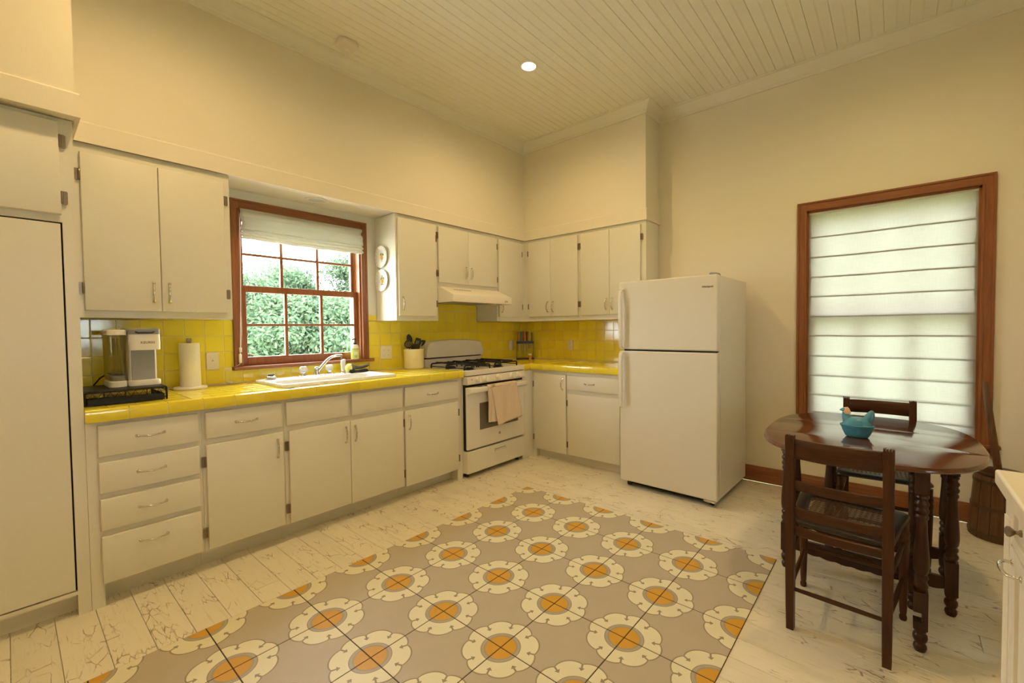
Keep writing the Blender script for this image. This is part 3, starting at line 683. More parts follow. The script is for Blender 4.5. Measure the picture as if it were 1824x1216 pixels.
# burners and black grates
for bx_, by_ in ((-1.255, -.245), (-1.255, -.49), (-.893, -.245), (-.893, -.49)):
    MB().lathe([(.055, .898), (.055, .902), (.040, .904), (.040, .912), (.033, .9125)], (bx_, by_, 0), 20).lathe([(.034, .9125), (.034, .919), (.028, .922), (.005, .922)], (bx_, by_, 0), 20).build('burner', 'black_iron', st, smooth=40)
for gx in (-1.255, -.893):
    m = MB(); a, b, c, d = gx-.150, gx+.150, -.595, -.145; zg = .949; r = .0070
    for y in (c, (c+d)/2-.012, (c+d)/2+.012, d): m.tube([(a, y, .902), (a, y, zg-.014), (a+.006, y, zg-.004), (a+.016, y, zg), (b-.016, y, zg), (b-.006, y, zg-.004), (b, y, zg-.014), (b, y, .902)], r, 8)
    for x in (gx-.045, gx+.045):
        for y0, y1 in ((c, c+.085), (d-.085, d), ((c+d)/2-.012, (c+d)/2-.10), ((c+d)/2+.012, (c+d)/2+.10)): m.tube([(x, y0, zg), (x, y1, zg+.005)], r*.9, 8)
    for x in (gx-.10, gx+.10): m.tube([(x, c, zg), (x, c+.012, zg+.008), (x, d-.012, zg+.008), (x, d, zg)], r, 8)
    for x in (a+.006, b-.006): m.tube([(x, c, .925), (x, d, .925)], .004, 6)
    m.build('grate', 'black_iron', st, smooth=50)

# ---- range hood
hdn = thing('range_hood', 'white under-cabinet range hood above the stove', 'range hood', (-1.07, -.25, 1.495))
MB().prism([(-.008, 1.6365), (-.325, 1.6365), (-.503, 1.560), (-.506, 1.556), (-.506, 1.495), (-.495, 1.495), (-.495, 1.508), (-.008, 1.508)], 'x', -1.4365, -.7035).box(-1.4365, -1.428, -.50, -.008, 1.495, 1.51).box(-.712, -.7035, -.50, -.008, 1.495, 1.51).build('shell', 'hood_white', hdn, bevel=.003)
MB().box(-1.30, -.86, -.45, -.10, 1.500, 1.509).build('filter', 'grey_plastic', hdn)
m = MB()
for k in range(7):
    x = -1.335+.030*k; y0, z0 = -.392, 1.6085; m.prism([(y0-.006, z0-.0016), (y0-.006, z0-.0004), (y0+.006, z0+.0048), (y0+.006, z0+.0036)], 'x', x, x+.021)
m.build('vent_slots', 'ink_grey', hdn)
for k in range(2): MB().box(-.800+.022*k, -.784+.022*k, -.5085, -.505, 1.512, 1.528).build('switch', 'mark_grey', hdn)

# ---- dish towel over the oven handle
tw = tag(MB().build('dish_towel', 'towel_cloth'), 'beige dish towel hung over the oven door handle', 'towel')
m = MB(); rt = random.Random(5)
def flap(TL, TR, BR, BL, y0, y1, amp, ph):
    def fn(u, v):
        x = (TL[0]*(1-u)+TR[0]*u)*(1-v)+(BL[0]*(1-u)+BR[0]*u)*v; z = (TL[1]*(1-u)+TR[1]*u)*(1-v)+(BL[1]*(1-u)+BR[1]*u)*v
        return (x, y0+(y1-y0)*v-amp*v*(.5+.5*sin(u*7+ph+v*1.5))-.003*sin(u*17+v*5), z)
    return fn
def over(x0, x1):
    P = [(-.706, .752), (-.7065, .762), (-.701, .771), (-.692, .777), (-.680, .7785), (-.668, .776)]
    def fn(u, v):
        t = v*(len(P)-1); i = min(int(t), len(P)-2); f = t-i
        return (x0+(x1-x0)*u, P[i][0]*(1-f)+P[i+1][0]*f, P[i][1]*(1-f)+P[i+1][1]*f)
    return fn
m.grid(flap((-1.195, .752), (-.868, .756), (-.826, .449), (-1.146, .414), -.706, -.720, .014, 0), 26, 20).grid(over(-1.195, -.868), 12, 10)
m.grid(flap((-1.238, .752), (-1.15, .752), (-1.13, .450), (-1.240, .455), -.704, -.708, .010, 2), 12, 20).grid(over(-1.238, -1.15), 6, 10)
bpy.data.objects.remove(tw)
tw = tag(m.build('dish_towel', 'towel_cloth', smooth=60, solid=.003), 'beige dish towel hung over the oven door handle', 'towel')

# ============================================================ ON THE WORKTOP
# ---- sink
sk = thing('sink', 'white drop-in kitchen sink under the window', 'sink', (-2.42, -.32, ZT))
def sr(x0, x1, y0, y1, r, z): return [(x, y, z) for x, y in rrect((x1-x0)/2, (y1-y0)/2, r, 5, (x0+x1)/2, (y0+y1)/2)]
bx0, bx1, by0, by1 = -2.77, -2.07, -.515, -.205
MB().loft([sr(SX0, SX1, SY0, SY1, .035, ZT+.0005), sr(SX0, SX1, SY0, SY1, .035, ZT+.012), sr(SX0+.006, SX1-.006, SY0+.006, SY1-.006, .032, ZT+.021), sr(SX0+.014, SX1-.014, SY0+.014, SY1-.014, .028, ZT+.022),
           sr(bx0, bx1, by0, by1, .05, ZT+.015), sr(bx0+.008, bx1-.008, by0+.008, by1-.008, .05, ZT+.004), sr(bx0+.02, bx1-.02, by0+.02, by1-.02, .06, ZT-.14), sr(bx0+.06, bx1-.06, by0+.05, by1-.05, .06, ZT-.165),
           sr(bx0+.055, bx1-.055, by0+.045, by1-.045, .06, ZT-.172), sr(bx0+.012, bx1-.012, by0+.012, by1-.012, .06, ZT-.145), sr(SX0+.022, SX1-.022, SY0+.022, SY1-.022, .03, ZT-.004)], cap=False).build('basin', 'porcelain', sk, smooth=50)
MB().lathe([(.04, ZT-.165), (.038, ZT-.1635), (.03, ZT-.1660), (.005, ZT-.1660)], (-2.42, -.36, 0), 24).build('drain', 'chrome', sk, smooth=40)
ZS = ZT+.0165
# ---- faucet with crystal handles
fc = thing('faucet', 'chrome kitchen faucet with two clear knobs at the back of the sink', 'faucet', (-2.425, -.135, ZS))
MB().prism(rrect(.130, .027, .026, 6, -2.425, -.135), 'z', ZS-.002, ZS+.011).lathe([(.020, ZS+.011), (.018, ZS+.030), (.015, ZS+.050), (.0165, ZS+.058), (.010, ZS+.066)], (-2.425, -.135, 0), 18).build('base_plate', 'chrome', fc, smooth=40, bevel=.002)
sp = [(-2.423, -.137, ZS+.022), (-2.412, -.142, ZS+.038), (-2.385, -.150, ZS+.078), (-2.352, -.162, ZS+.116), (-2.325, -.170, ZS+.134), (-2.296, -.178, ZS+.141), (-2.270, -.184, ZS+.141), (-2.258, -.187, ZS+.138)]
MB().tube(sp, [.0125, .0115, .0105, .010, .010, .0105, .011, .010], 12).cyl((-2.264, -.186, ZS+.142), (-2.264, -.186, ZS+.110), .011, 14).build('spout', 'chrome', fc, smooth=50)
for hx in (-2.519, -2.331):
    h = MB().lathe([(.018, ZS+.011), (.016, ZS+.018), (.010, ZS+.022), (.010, ZS+.028)], (hx, -.135, 0), 18).build('handle', 'chrome', fc, smooth=40)
    MB().lathe([(.012, ZS+.026), (.023, ZS+.034), (.027, ZS+.046), (.0265, ZS+.060), (.021, ZS+.071), (.011, ZS+.076)], (hx, -.135, 0), 10).build('crystal_knob', 'knob_crystal', h)
sy = thing('side_sprayer', 'white pull-out sprayer standing right of the faucet', 'sprayer', (-2.226, -.135, ZS))
MB().lathe([(.021, ZS), (.021, ZS+.006), (.015, ZS+.010), (.0135, ZS+.016)], (-2.226, -.135, 0), 18).build('collar', 'chrome', sy, smooth=40)
MB().loft([[(-2.226+dx+rx_*cos(a), -.135+dy+rx_*sin(a), ZS+z) for a in [2*pi*k/12 for k in range(12)]] for dx, dy, z, rx_ in ((0, 0, .014, .0135), (0, 0, .05, .015), (-.001, -.002, .075, .0165), (-.001, -.006, .090, .018), (0, -.010, .102, .017), (.001, -.014, .110, .010))]).build('wand', 'plastic_white', sy, smooth=60)
# ---- strainer, scrubber and cloth
ss = thing('sink_strainer', 'metal sink strainer basket on the back left rim of the sink', 'strainer', (-2.728, -.135, ZS))
MB().lathe([(.026, ZS-.001), (.027, ZS+.010), (.031, ZS+.014), (.031, ZS+.021), (.022, ZS+.024), (.018, ZS+.030)], (-2.728, -.135, 0), 24).build('cup', 'steel', ss, smooth=40)
MB().lathe([(.019, ZS+.029), (.019, ZS+.036), (.006, ZS+.036)], (-2.728, -.135, 0), 20).build('stopper', 'black_plastic', ss, smooth=40)
sb = thing('scrub_brush', 'yellow and grey dish scrubber lying behind the sink on the right', 'brush', (-2.155, -.135, ZS))
c = Vector((-2.172, -.128, ZS+.034)); dv = Vector((.92, -.2, .12)).normalized()
def blob(p, rx_, seg=14): return [(p[0], p[1]+rx_*cos(2*pi*k/seg), p[2]+rx_*sin(2*pi*k/seg)) for k in range(seg)]
MB().loft([blob((-2.180+x, -.128, ZS+.036), r) for x, r in ((-.018, .014), (-.014, .026), (-.004, .033), (.008, .035), (.014, .034))]).build('sponge', 'sponge_yellow', sb, smooth=60)
MB().loft([blob((-2.166+x, -.128-x*.12, ZS+.036+z), r) for x, z, r in ((0, 0, .034), (.012, 0, .034), (.024, .002, .027), (.034, .003, .016), (.06, .000, .0125), (.10, .004, .012), (.135, .012, .012), (.148, .016, .007))]).build('handle', 'brush_grey', sb, smooth=60)
m = MB()
for k, (w_, z_) in enumerate(((.056, .0035), (.052, .011), (.046, .018))):
    m.loft([[(-2.165+x, -.165+.004*k+w_*.42*cos(a)*(1-.25*abs(x-.06)/.08), ZS+z_+.0045*sin(a)+.004*sin(x*60+k)) for a in [2*pi*q/10 for q in range(10)]] for x in (-.020, -.012, .01, .035, .06, .085, .105, .118, .124)])
tag(m.build('dish_cloth', 'dark_cloth', smooth=70), 'folded dark cloth lying on the back right rim of the sink', 'cloth')
# ---- soap bottle on the window stool
sz = AZ0+.0105
so_ = thing('soap_bottle', 'pale green soap bottle with black pump on the window sill', 'bottle', (-2.066, -.022, sz))
MB().lathe([(.028, sz), (.033, sz+.004), (.033, sz+.092), (.031, sz+.108), (.022, sz+.118), (.013, sz+.122), (.013, sz+.130)], (-2.066, -.022, 0), 24, sy=.72).build('body', 'plastic_white', so_, smooth=40)
MB().lathe([(.0335, sz+.008), (.0335, sz+.090)], (-2.066, -.022, 0), 24, sy=.72, cap=False).build('wrap_label', 'soap_label', so_, smooth=60)
MB().lathe([(.0337, sz+.080), (.0337, sz+.087)], (-2.066, -.022, 0), 24, sy=.72, cap=False).build('label_band', 'soap_grey', so_, smooth=60)
def arcp(a0, a1, z0, z1, r, mat, nm):
    MB().grid(lambda u, v: (-2.066+r*cos(a0+(a1-a0)*u), -.022+.72*r*sin(a0+(a1-a0)*u), sz+z0+(z1-z0)*v), 8, 1).build(nm, mat, so_, smooth=60)
arcp(RAD(-130), RAD(-70), .040, .062, .0340, 'soap_paper', 'label_panel'); arcp(RAD(-112), RAD(-86), .020, .030, .0340, 'soap_grey', 'label_print')
MB().lathe([(.0145, sz+.122), (.0145, sz+.138), (.006, sz+.142), (.0045, sz+.150), (.0045, sz+.158), (.010, sz+.160), (.010, sz+.168), (.004, sz+.170)], (-2.066, -.022, 0), 16).tube([(-2.066, -.022, sz+.165), (-2.08, -.03, sz+.166), (-2.094, -.038, sz+.160)], .0045, 8).build('pump', 'black_plastic', so_, smooth=40)

# ---- rack, coffee maker, paper towels
rk = thing('pod_rack', 'black metal coffee pod rack at the left end of the worktop', 'rack', (-3.497, -.33, ZT))
rx0, rx1, ry0, ry1, rz1 = -3.650, -3.343, -.505, -.165, .985
m = MB()
for x in (rx0+.005, rx1-.005):
    m.tube([(x, ry0+.005, ZT+.002), (x, ry0+.005, rz1-.012), (x, ry0+.012, rz1-.006), (x, ry1-.012, rz1-.006), (x, ry1-.005, rz1-.012), (x, ry1-.005, ZT+.002)], .0045, 8)
    m.tube([(x, ry0+.005, ZT+.012), (x, ry1-.005, ZT+.012)], .0035, 6); m.tube([(x, ry0+.02, ZT+.050), (x, ry1-.02, ZT+.050)], .0025, 6); m.tube([(x, ry0+.022, ZT+.012), (x, ry0+.022, ZT+.06)], .0025, 6)
for y in (ry0+.005, ry1-.005): m.tube([(rx0+.005, y, rz1-.006), (rx1-.005, y, rz1-.006)], .0045, 8)
m.build('frame', 'black_iron', rk, smooth=50)
MB().box(rx0+.006, rx1-.006, ry0+.006, ry1-.006, rz1-.0045, rz1).build('top_plate', 'black_iron', rk, bevel=.001)
dw = MB().box(rx0+.014, rx1-.014, ry0+.004, ry1-.03, ZT+.004, ZT+.008).box(rx0+.014, rx1-.014, ry0+.002, ry0+.006, ZT+.004, ZT+.034).box(rx0+.014, rx0+.018, ry0+.004, ry1-.03, ZT+.004, ZT+.034).box(rx1-.018, rx1-.014, ry0+.004, ry1-.03, ZT+.004, ZT+.034).build('drawer', 'black_iron', rk)
m = MB(); k = 0; x = rx0+.016
while x+.03 < rx1-.014: m.tube([(x, ry0+.004, ZT+.034), (x+.016, ry0+.004, ZT+.060), (x+.030, ry0+.004, ZT+.034)], .0014, 6); x += .030
for x in (rx0+.07, rx0+.145, rx0+.225): m.tube([(x, ry0+.004, ZT+.03), (x, ry0+.004, ZT+.068)], .002, 6)
m.build('wire_front', 'black_iron', dw)
kz = rz1+.0005
cm = thing('coffee_maker', 'white pod coffee maker with grey front standing on the black rack', 'coffee maker', (-3.41, -.26, kz))
cx0, cx1 = -3.474, -3.346; cxm = (cx0+cx1)/2
def rr(x0, x1, y0, y1, r, z): return [(x, y, z) for x, y in rrect((x1-x0)/2, (y1-y0)/2, r, 4, (x0+x1)/2, (y0+y1)/2)]
MB().loft([rr(cx0, cx1, -.395, -.115, .03, kz), rr(cx0, cx1, -.395, -.115, .03, kz+.022), rr(cx0+.003, cx1-.003, -.392, -.118, .03, kz+.027)]).loft([rr(cx0+.004, cx1-.010, -.350, -.115, .02, kz+.02), rr(cx0+.004, cx1-.010, -.350, -.115, .02, kz+.19)]).build('base', 'plastic_white', cm, smooth=40)
MB().loft([rr(cx0+.001, cx1, -.402, -.115, .028, kz+.184), rr(cx0, cx1+.001, -.404, -.115, .028, kz+.215), rr(cx0+.001, cx1, -.402, -.115, .028, kz+.265)]).build('head', 'plastic_white', cm, smooth=40)
MB().loft([rr(cx0, cx1+.001, -.403, -.115, .028, kz+.265), rr(cx0, cx1+.001, -.403, -.115, .028, kz+.290), rr(cx0+.006, cx1-.006, -.397, -.12, .026, kz+.297)]).build('lid', 'grey_plastic', cm, smooth=40, label='grey lid')
MB().tube([(cxm-.036, -.401, kz+.278), (cxm-.028, -.4085, kz+.274), (cxm+.028, -.4085, kz+.274), (cxm+.036, -.401, kz+.278)], .0045, 8).build('lid_handle', 'black_plastic', cm, smooth=50)
MB().box(cx0+.015, cx1-.020, -.3535, -.3495, kz+.028, kz+.182).build('front_panel', 'grey_panel', cm, bevel=.001)
text('logo', 'KEURIG', .0165, 'ink_grey', cm, (cxm+.010, -.4045, kz+.222), (pi/2, 0, 0), .0005)
wt_ = thing('water_tank', 'clear water tank with white lid beside the coffee maker', 'water tank', (-3.512, -.26, kz))
tx0, tx1 = -3.547, -3.478
MB().loft([rr(tx0, tx1, -.385, -.15, .03, kz), rr(tx0, tx1, -.385, -.15, .03, kz+.026), rr(tx0+.004, tx1-.004, -.38, -.155, .028, kz+.030)]).build('base', 'plastic_white', wt_, smooth=40)
MB().loft([rr(tx0+.003, tx1-.003, -.382, -.153, .028, kz+.030), rr(tx0-.001, tx1+.001, -.386, -.15, .03, kz+.265), rr(tx0+.001, tx1-.001, -.384, -.152, .028, kz+.265), rr(tx0+.005, tx1-.005, -.380, -.155, .027, kz+.033)], cap=False).build('clear_tank', 'clear_plastic', wt_, smooth=50)
MB().loft([rr(tx0+.008, tx1-.008, -.375, -.16, .02, kz+.031), rr(tx0+.008, tx1-.008, -.375, -.16, .02, kz+.055)]).build('filter_base', 'grey_plastic', wt_, smooth=40)
MB().cyl((-3.512, -.30, kz+.055), (-3.512, -.30, kz+.245), .011, 12).lathe([(.02, kz+.055), (.024, kz+.066), (.013, kz+.085)], (-3.512, -.30, 0), 14).build('filter_stem', 'clear_plastic', wt_, smooth=40)
MB().loft([rr(tx0-.003, tx1+.003, -.388, -.148, .031, kz+.263), rr(tx0-.003, tx1+.003, -.388, -.148, .031, kz+.283), rr(tx0+.004, tx1-.004, -.38, -.155, .028, kz+.290)]).build('lid', 'plastic_white', wt_, smooth=40)
tag(MB().tube([(-3.49, -.12, kz+.04), (-3.52, -.10, kz+.055), (-3.55, -.075, kz+.03), (-3.575, -.06, kz-.01), (-3.60, -.055, ZT+.02), (-3.62, -.05, ZT+.004), (-3.64, -.045, ZT+.004)], .0035, 8).build('power_cord', 'black_plastic', smooth=60), 'black power cord looping behind the water tank', 'cord')
ph = thing('paper_towel_holder', 'paper towel roll on a round white stand beside the light switch', 'paper towels', (-3.162, -.097, ZT))
MB().lathe([(.080, ZT+.0005), (.083, ZT+.004), (.083, ZT+.012), (.078, ZT+.016), (.01, ZT+.016)], (-3.162, -.097, 0), 40).build('stand', 'plastic_white', ph, smooth=40)
def proll(a, z): 
    r = .0500+.0012*sin(3*a); 
    if -1.0 < a < .2: r += .006*max(0, 1-abs(a+.4)/.6)*(1-.75*z)
    return r
MB().loft([[(-3.162+proll(a, t)*cos(a), -.097+proll(a, t)*sin(a), ZT+.017+.262*t) for a in [-pi+2*pi*k/48 for k in range(48)]] for t in (0, .25, .5, .75, 1)]).build('roll', 'paper', ph, smooth=50)
MB().lathe([(.012, ZT+.27), (.012, ZT+.285), (.0135, ZT+.288), (.0135, ZT+.304), (.010, ZT+.308)], (-3.162, -.097, 0), 18).build('finial', 'steel', ph, smooth=40)
cb = thing('cord_switch', 'small beige inline switch with a thin cord along the back of the worktop', 'cord', (-2.94, -.03, ZT))
MB().lathe([(.006, -.016), (.0095, -.012), (.0105, 0), (.0095, .012), (.005, .016)], (-2.940, -.024, ZT+.012), 12, 'x').build('switch', 'outlet_cream', cb, smooth=50)
MB().tube([(-3.10, -.010, ZT+.005), (-3.03, -.012, ZT+.004), (-2.985, -.018, ZT+.006), (-2.955, -.024, ZT+.011), (-2.925, -.024, ZT+.011), (-2.90, -.016, ZT+.008), (-2.84, -.010, ZT+.005), (-2.80, -.010, ZT+.005)], .0028, 8).build('wire', 'outlet_cream', cb, smooth=60)

# ---- crock of utensils
CX, CY = -1.565, -.110
ck = thing('utensil_crock', 'cream stoneware crock of cooking utensils left of the stove', 'crock', (CX, CY, ZT))
MB().lathe([(.075, ZT+.0005), (.083, ZT+.006), (.0865, ZT+.02), (.087, ZT+.160), (.090, ZT+.166), (.090, ZT+.174), (.087, ZT+.177), (.081, ZT+.174), (.079, ZT+.16), (.078, ZT+.02), (.03, ZT+.012)], (CX, CY, 0), 40).build('body', 'crock_glaze', ck, smooth=45)
def utensil(name, label, cat, foot, tip, head, mat='black_plastic', r=.0055):
    """foot in the crock, tip at the head's root; head(m, P, D, S) adds the working end"""
    a = Vector((CX, CY, ZT))+Vector(foot); b = Vector((CX, CY, ZT))+Vector(tip)
    D = (b-a).normalized(); Sd = D.cross(Vector((-.55, -.83, .1))).normalized()
    t = thing(name, label, cat, a)
    MB().tube([a, b], [r, r*.9], 8, sq=.7).build('handle', mat, t, smooth=50)
    if head: head(b, D, Sd, t)
    return t
def paddle(length, width, bend=.0, dish=.0, holes=0, slots=0, tipw=.8, sq=0):
    def fn(P, D, Sd, t):
        N = Sd.cross(D); m = MB(); rings = []
        for i in range(13):
            u = i/12; wd = width*(sin(pi*min(1, max(.0, u*.93+.04)))**.55 if not sq else min(1, .35+u*1.6)*(1 if u < .98 else .9)); c = P+D*(length*u)+N*(bend*u*u)
            rings.append([c+Sd*(wd*x)+N*(dish*(x*x-1)*(1-abs(2*u-1)) + z) for x, z in ((-1, 0), (-.5, .002), (0, .0025), (.5, .002), (1, 0), (.5, -.002), (0, -.0025), (-.5, -.002))])
        m.loft([[tuple(v) for v in q] for q in rings]).build('head', 'black_plastic', t, smooth=60)
        if holes:
            h = MB()
            for i in range(-2, 3):
                for j in range(-2, 3):
                    if i*i+j*j > 5: continue
                    c = P+D*(length*.52+length*.13*i)+Sd*(width*.34*j)-N*.0
                    for s in (1, -1): h.add([tuple(c+N*(.0075*s)+Sd*(.0032*cos(a))+D*(.0032*sin(a))) for a in [2*pi*k/8 for k in range(8)]], [tuple(range(8))])
            h.build('perforations', 'mark_grey', t)
        if slots:
            h = MB()
            for j in range(-1, 2):
                c = P+D*(length*.60)+Sd*(width*.42*j)
                for s in (1, -1): h.add([tuple(c+N*(.0035*s)+Sd*(.0016*x)+D*(length*.16*y)) for x, y in ((-1, -1), (1, -1), (1, 1), (-1, 1))], [(0, 1, 2, 3)])
            h.build('slots', 'mark_grey', t)
    return fn
utensil('skimmer', 'black perforated skimmer leaning left in the cream crock', 'utensil', (.02, .02, .03), (-.052, -.012, .185), paddle(.078, .037, holes=1))
utensil('cooking_spoon', 'tall black spoon standing upright at the back of the crock', 'utensil', (.01, .0, .03), (-.012, .030, .215), paddle(.092, .025, dish=.006))
utensil('turner', 'broad black turner leaning left at the front of the crock', 'utensil', (.035, -.02, .03), (-.005, -.045, .155), paddle(.07, .034, sq=1))
utensil('slotted_turner', 'black slotted turner leaning right in the crock', 'utensil', (-.03, 0, .03), (.020, .0, .175), paddle(.10, .024, slots=1, sq=1))
utensil('ladle', 'black oval ladle leaning far right over the stove edge', 'utensil', (-.045, .01, .03), (.060, .012, .205), lambda P, D, Sd, t: MB().loft([[tuple(P+Vector((.078*(u-.15), -.01*u, .040*(u-.05)))+Vector((-.35, 0, .93))*(.026*sin(pi*max(.03, min(.97, u)))**.6*cos(a))+Vector((.1, 1, 0))*(.024*sin(pi*max(.03, min(.97, u)))**.6*sin(a))) for a in [2*pi*k/14 for k in range(14)]] for u in [q/10 for q in range(11)]]).build('head', 'black_plastic', t, smooth=60))
utensil('wooden_spoon', 'pale wooden handle leaning right at the front of the crock', 'utensil', (-.035, -.03, .03), (.060, -.040, .235), None, 'pale_wood', .0058)
wkr = utensil('whisk', 'thin dark wire whisk behind the other utensils in the crock', 'utensil', (.0, .03, .03), (.018, .035, .16), None, 'steel', .004)
m = MB(); P0 = Vector((CX+.018, CY+.035, ZT+.16))
for k in range(5):
    a = pi*k/5; m.tube([P0+Vector((.022*sin(pi*min(1, u*1.02))**.8*cos(a)*s_, .022*sin(pi*min(1, u*1.02))**.8*sin(a)*s_, .062*u)) for s_, us in ((1, [q/8 for q in range(9)]), (-1, [1-q/8 for q in range(1, 9)])) for u in us], .0008, 5)
m.build('wires', 'ink', wkr)

# ---- knife rack in the corner
ang = math.atan2(-.688, .725); KC = Vector((-.118, -.168, ZT))
kr = thing('knife_rack', 'dark knife stand holding six coloured knives in the worktop corner', 'knife rack', KC, ang)
MB().box(-.100, .100, -.032, .030, .0005, .014).build('base', 'black_plastic', kr, bevel=.003, **B_)
MB().box(-.096, .096, -.024, .024, .176, .204).build('top_bar', 'black_plastic', kr, bevel=.002, **B_)
for x in (-.092, .092): MB().cyl((x, .018, .012), (x, .018, .18), .0022, 8).build('post', 'black_plastic', kr, **B_)
RK = Matrix.Rotation(ang, 4, 'Z')
for i, (x, col, nm, hl, bl, bw_) in enumerate(((-.080, 'knife_orange', 'orange', .105, .125, .010), (-.046, 'knife_teal', 'teal', .110, .145, .013), (-.016, 'knife_red', 'red', .112, .15, .014), (.020, 'knife_maroon', 'dark maroon', .108, .13, .013), (.058, 'knife_yellow', 'yellow', .098, .09, .009), (.078, 'knife_green', 'dark green', .098, .06, .008))):
    p = KC+RK @ Vector((x, 0, .204))
    kt = thing('knife', 'kitchen knife with %s handle in the dark corner knife stand' % nm, 'knife', p, ang, 'coloured knives in the corner stand')
    MB().loft([[(sx*wx, sy_*.006, z*hl+.001) for sx, sy_ in ((-1, -.6), (-.6, -1), (.6, -1), (1, -.6), (1, .6), (.6, 1), (-.6, 1), (-1, .6))] for z, wx in ((0, .0075), (.12, .010), (.5, .0085), (.8, .0105), (.95, .009), (1, .005))]).build('handle', col, kt, smooth=50, **B_)
    MB().loft([[(-bw_*.28*a, -.0007, -z), (bw_*.28*b, -.0007, -z), (bw_*.28*b, .0007, -z), (-bw_*.28*a, .0007, -z)] for z, a, b in ((0, 1, 1), (.03, 1, 1), (bl*.75, 1, .8), (bl, .3, .0))]).build('blade', 'blade_steel', kt, **B_)
sb2 = thing('spice_jar', 'small amber bottle with white cap in front of the knife stand', 'bottle', (-.145, -.262, ZT))
MB().lathe([(.0145, ZT+.0005), (.016, ZT+.003), (.0155, ZT+.02), (.0175, ZT+.045), (.0175, ZT+.050)], (-.145, -.262, 0), 18).build('body', 'amber', sb2, smooth=40)
MB().lathe([(.0195, ZT+.049), (.0195, ZT+.064), (.017, ZT+.066)], (-.145, -.262, 0), 18).build('cap', 'plastic_white', sb2, smooth=40)

# ---- switch and outlet plates (fixed to the walls)
def plate(name, label, cat, wall, u, z, w_, h_, kind, lib=[]):
    """u along the wall: x on the sink wall, y on the fridge wall"""
    o = (u, -.0065, z) if wall == 'y' else (-.0065, u, z); t = thing(name, label, cat, o, 0 if wall == 'y' else -pi/2)
    MB().loft([[(x, d, zz) for x, zz in rrect(w_/2-i, h_/2-i, .004, 2)] for i, d in ((0, 0), (0, -.003), (.0025, -.006))]).build('cover', 'outlet_cream', t, smooth=40, **B_)
    for gx in ([0] if w_ < .09 else [-.023, .023]):
        k = kind if isinstance(kind, str) else kind[0 if gx < 0 else 1]
        if k == 'switch': MB().box(gx-.005, gx+.005, -.0072, -.005, -.012, .012).prism([(-.006, -.002), (-.0185, .004), (-.0185, .008), (-.006, .007)], 'x', gx-.0035, gx+.0035).build('toggle', 'plastic_white', t, **B_)
        else:
            for dz in (-.021, .021):
                oo = MB().loft([[(gx+x, d, dz+zz) for x, zz in rrect(.0165, .0135, .009, 3)] for d in (-.005, -.0075)]).build('socket', 'plastic_white', t, **B_)
                MB().box(gx-.0075, gx-.0055, -.0079, -.007, dz-.002, dz+.006).box(gx+.0055, gx+.0075, -.0079, -.007, dz-.002, dz+.006).lathe([(.0025, -.007), (.0025, -.0079)], (gx, 0, dz-.007), 8, 'y').build('slots', 'ink', oo, **B_)
    return t
plate('light_switch', 'cream light switch plate right of the paper towel roll', 'switch', 'y', -3.024, 1.072, .070, .114, 'switch')
plate('wall_outlet', 'double cream switch and outlet plate left of the utensil crock', 'outlet', 'y', -1.777, 1.066, .112, .118, ('outlet', 'outlet'))
plate('wall_outlet', 'cream wall outlet in the dim corner left of the knife stand', 'outlet', 'y', -.175, 1.069, .070, .112, 'outlet')
plate('wall_outlet', 'cream wall outlet on yellow tile between knife stand and fridge', 'outlet', 'x', -.717, 1.076, .070, .114, 'outlet')

# ---- two painted plates on the cabinet side by the window
def wall_plate(label, yy, zz, rad, lemon):
    t = thing('decorative_plate', label, 'plate', (-1.8555, yy, zz), pi, 'lemon plates beside the window')
    # turned about local x; local +x after the half turn points into the window niche
    m = MB(); prof = [(.30, .001), (.62, .003), (.66, .006), (.80, .010), (1.0, .016), (1.0, .019), (.80, .013), (.64, .0085), (.30, .006), (.02, .006)]; seg = 64; rings = []
    for r, h in prof:
        rings.append([(h, rad*r*(1+(.028*cos(16*a) if r > .9 else 0))*cos(a), rad*r*(1+(.028*cos(16*a) if r > .9 else 0))*sin(a)) for a in [2*pi*k/seg for k in range(seg)]])
    m.loft(rings).build('dish', 'plate_glaze', t, smooth=50, **B_)
    h = MB()
    for k in range(16):
        a = 2*pi*(k+.5)/16; c = (.0172, rad*.88*cos(a), rad*.88*sin(a)); h.add([(c[0], c[1]+.0036*cos(q), c[2]+.0036*sin(q)) for q in [2*pi*j/7 for j in range(7)]], [tuple(range(7))])
    h.build('rim_dots', 'mark_grey', t, **B_)
    def dab(nm, mat, items):
        q = MB()
        for cy, cz, a, b, rot in items: q.add([(.0072, cy+a*cos(k)*cos(rot)-b*sin(k)*sin(rot), cz+a*cos(k)*sin(rot)+b*sin(k)*cos(rot)) for k in [2*pi*j/12 for j in range(12)]], [tuple(range(12))])
        q.build(nm, mat, t, **B_)
    if lemon: dab('painted_lemon', 'lemon_yellow', [(0, -.003, .018, .024, .3)]); dab('painted_leaves', 'leaf_green', [(-.014, .022, .014, .008, .8), (.016, .018, .014, .008, -.7), (.0, -.036, .003, .013, .1)])
    else: dab('painted_lemon', 'lemon_yellow', [(-.006, -.010, .012, .016, .2), (.010, -.008, .011, .014, -.3), (.001, .013, .011, .010, 0)]); dab('painted_leaves', 'leaf_green', [(-.017, .014, .014, .006, 1.0), (.019, .014, .013, .006, -.9), (-.004, .036, .005, .014, .1), (-.011, -.032, .012, .006, .4), (.012, -.038, .005, .013, -.5)])
wall_plate('upper scalloped white plate with painted lemon beside the sink window', -.113, 1.866, .090, True)
wall_plate('lower scalloped white plate with yellow flowers beside the sink window', -.115, 1.672, .090, False)

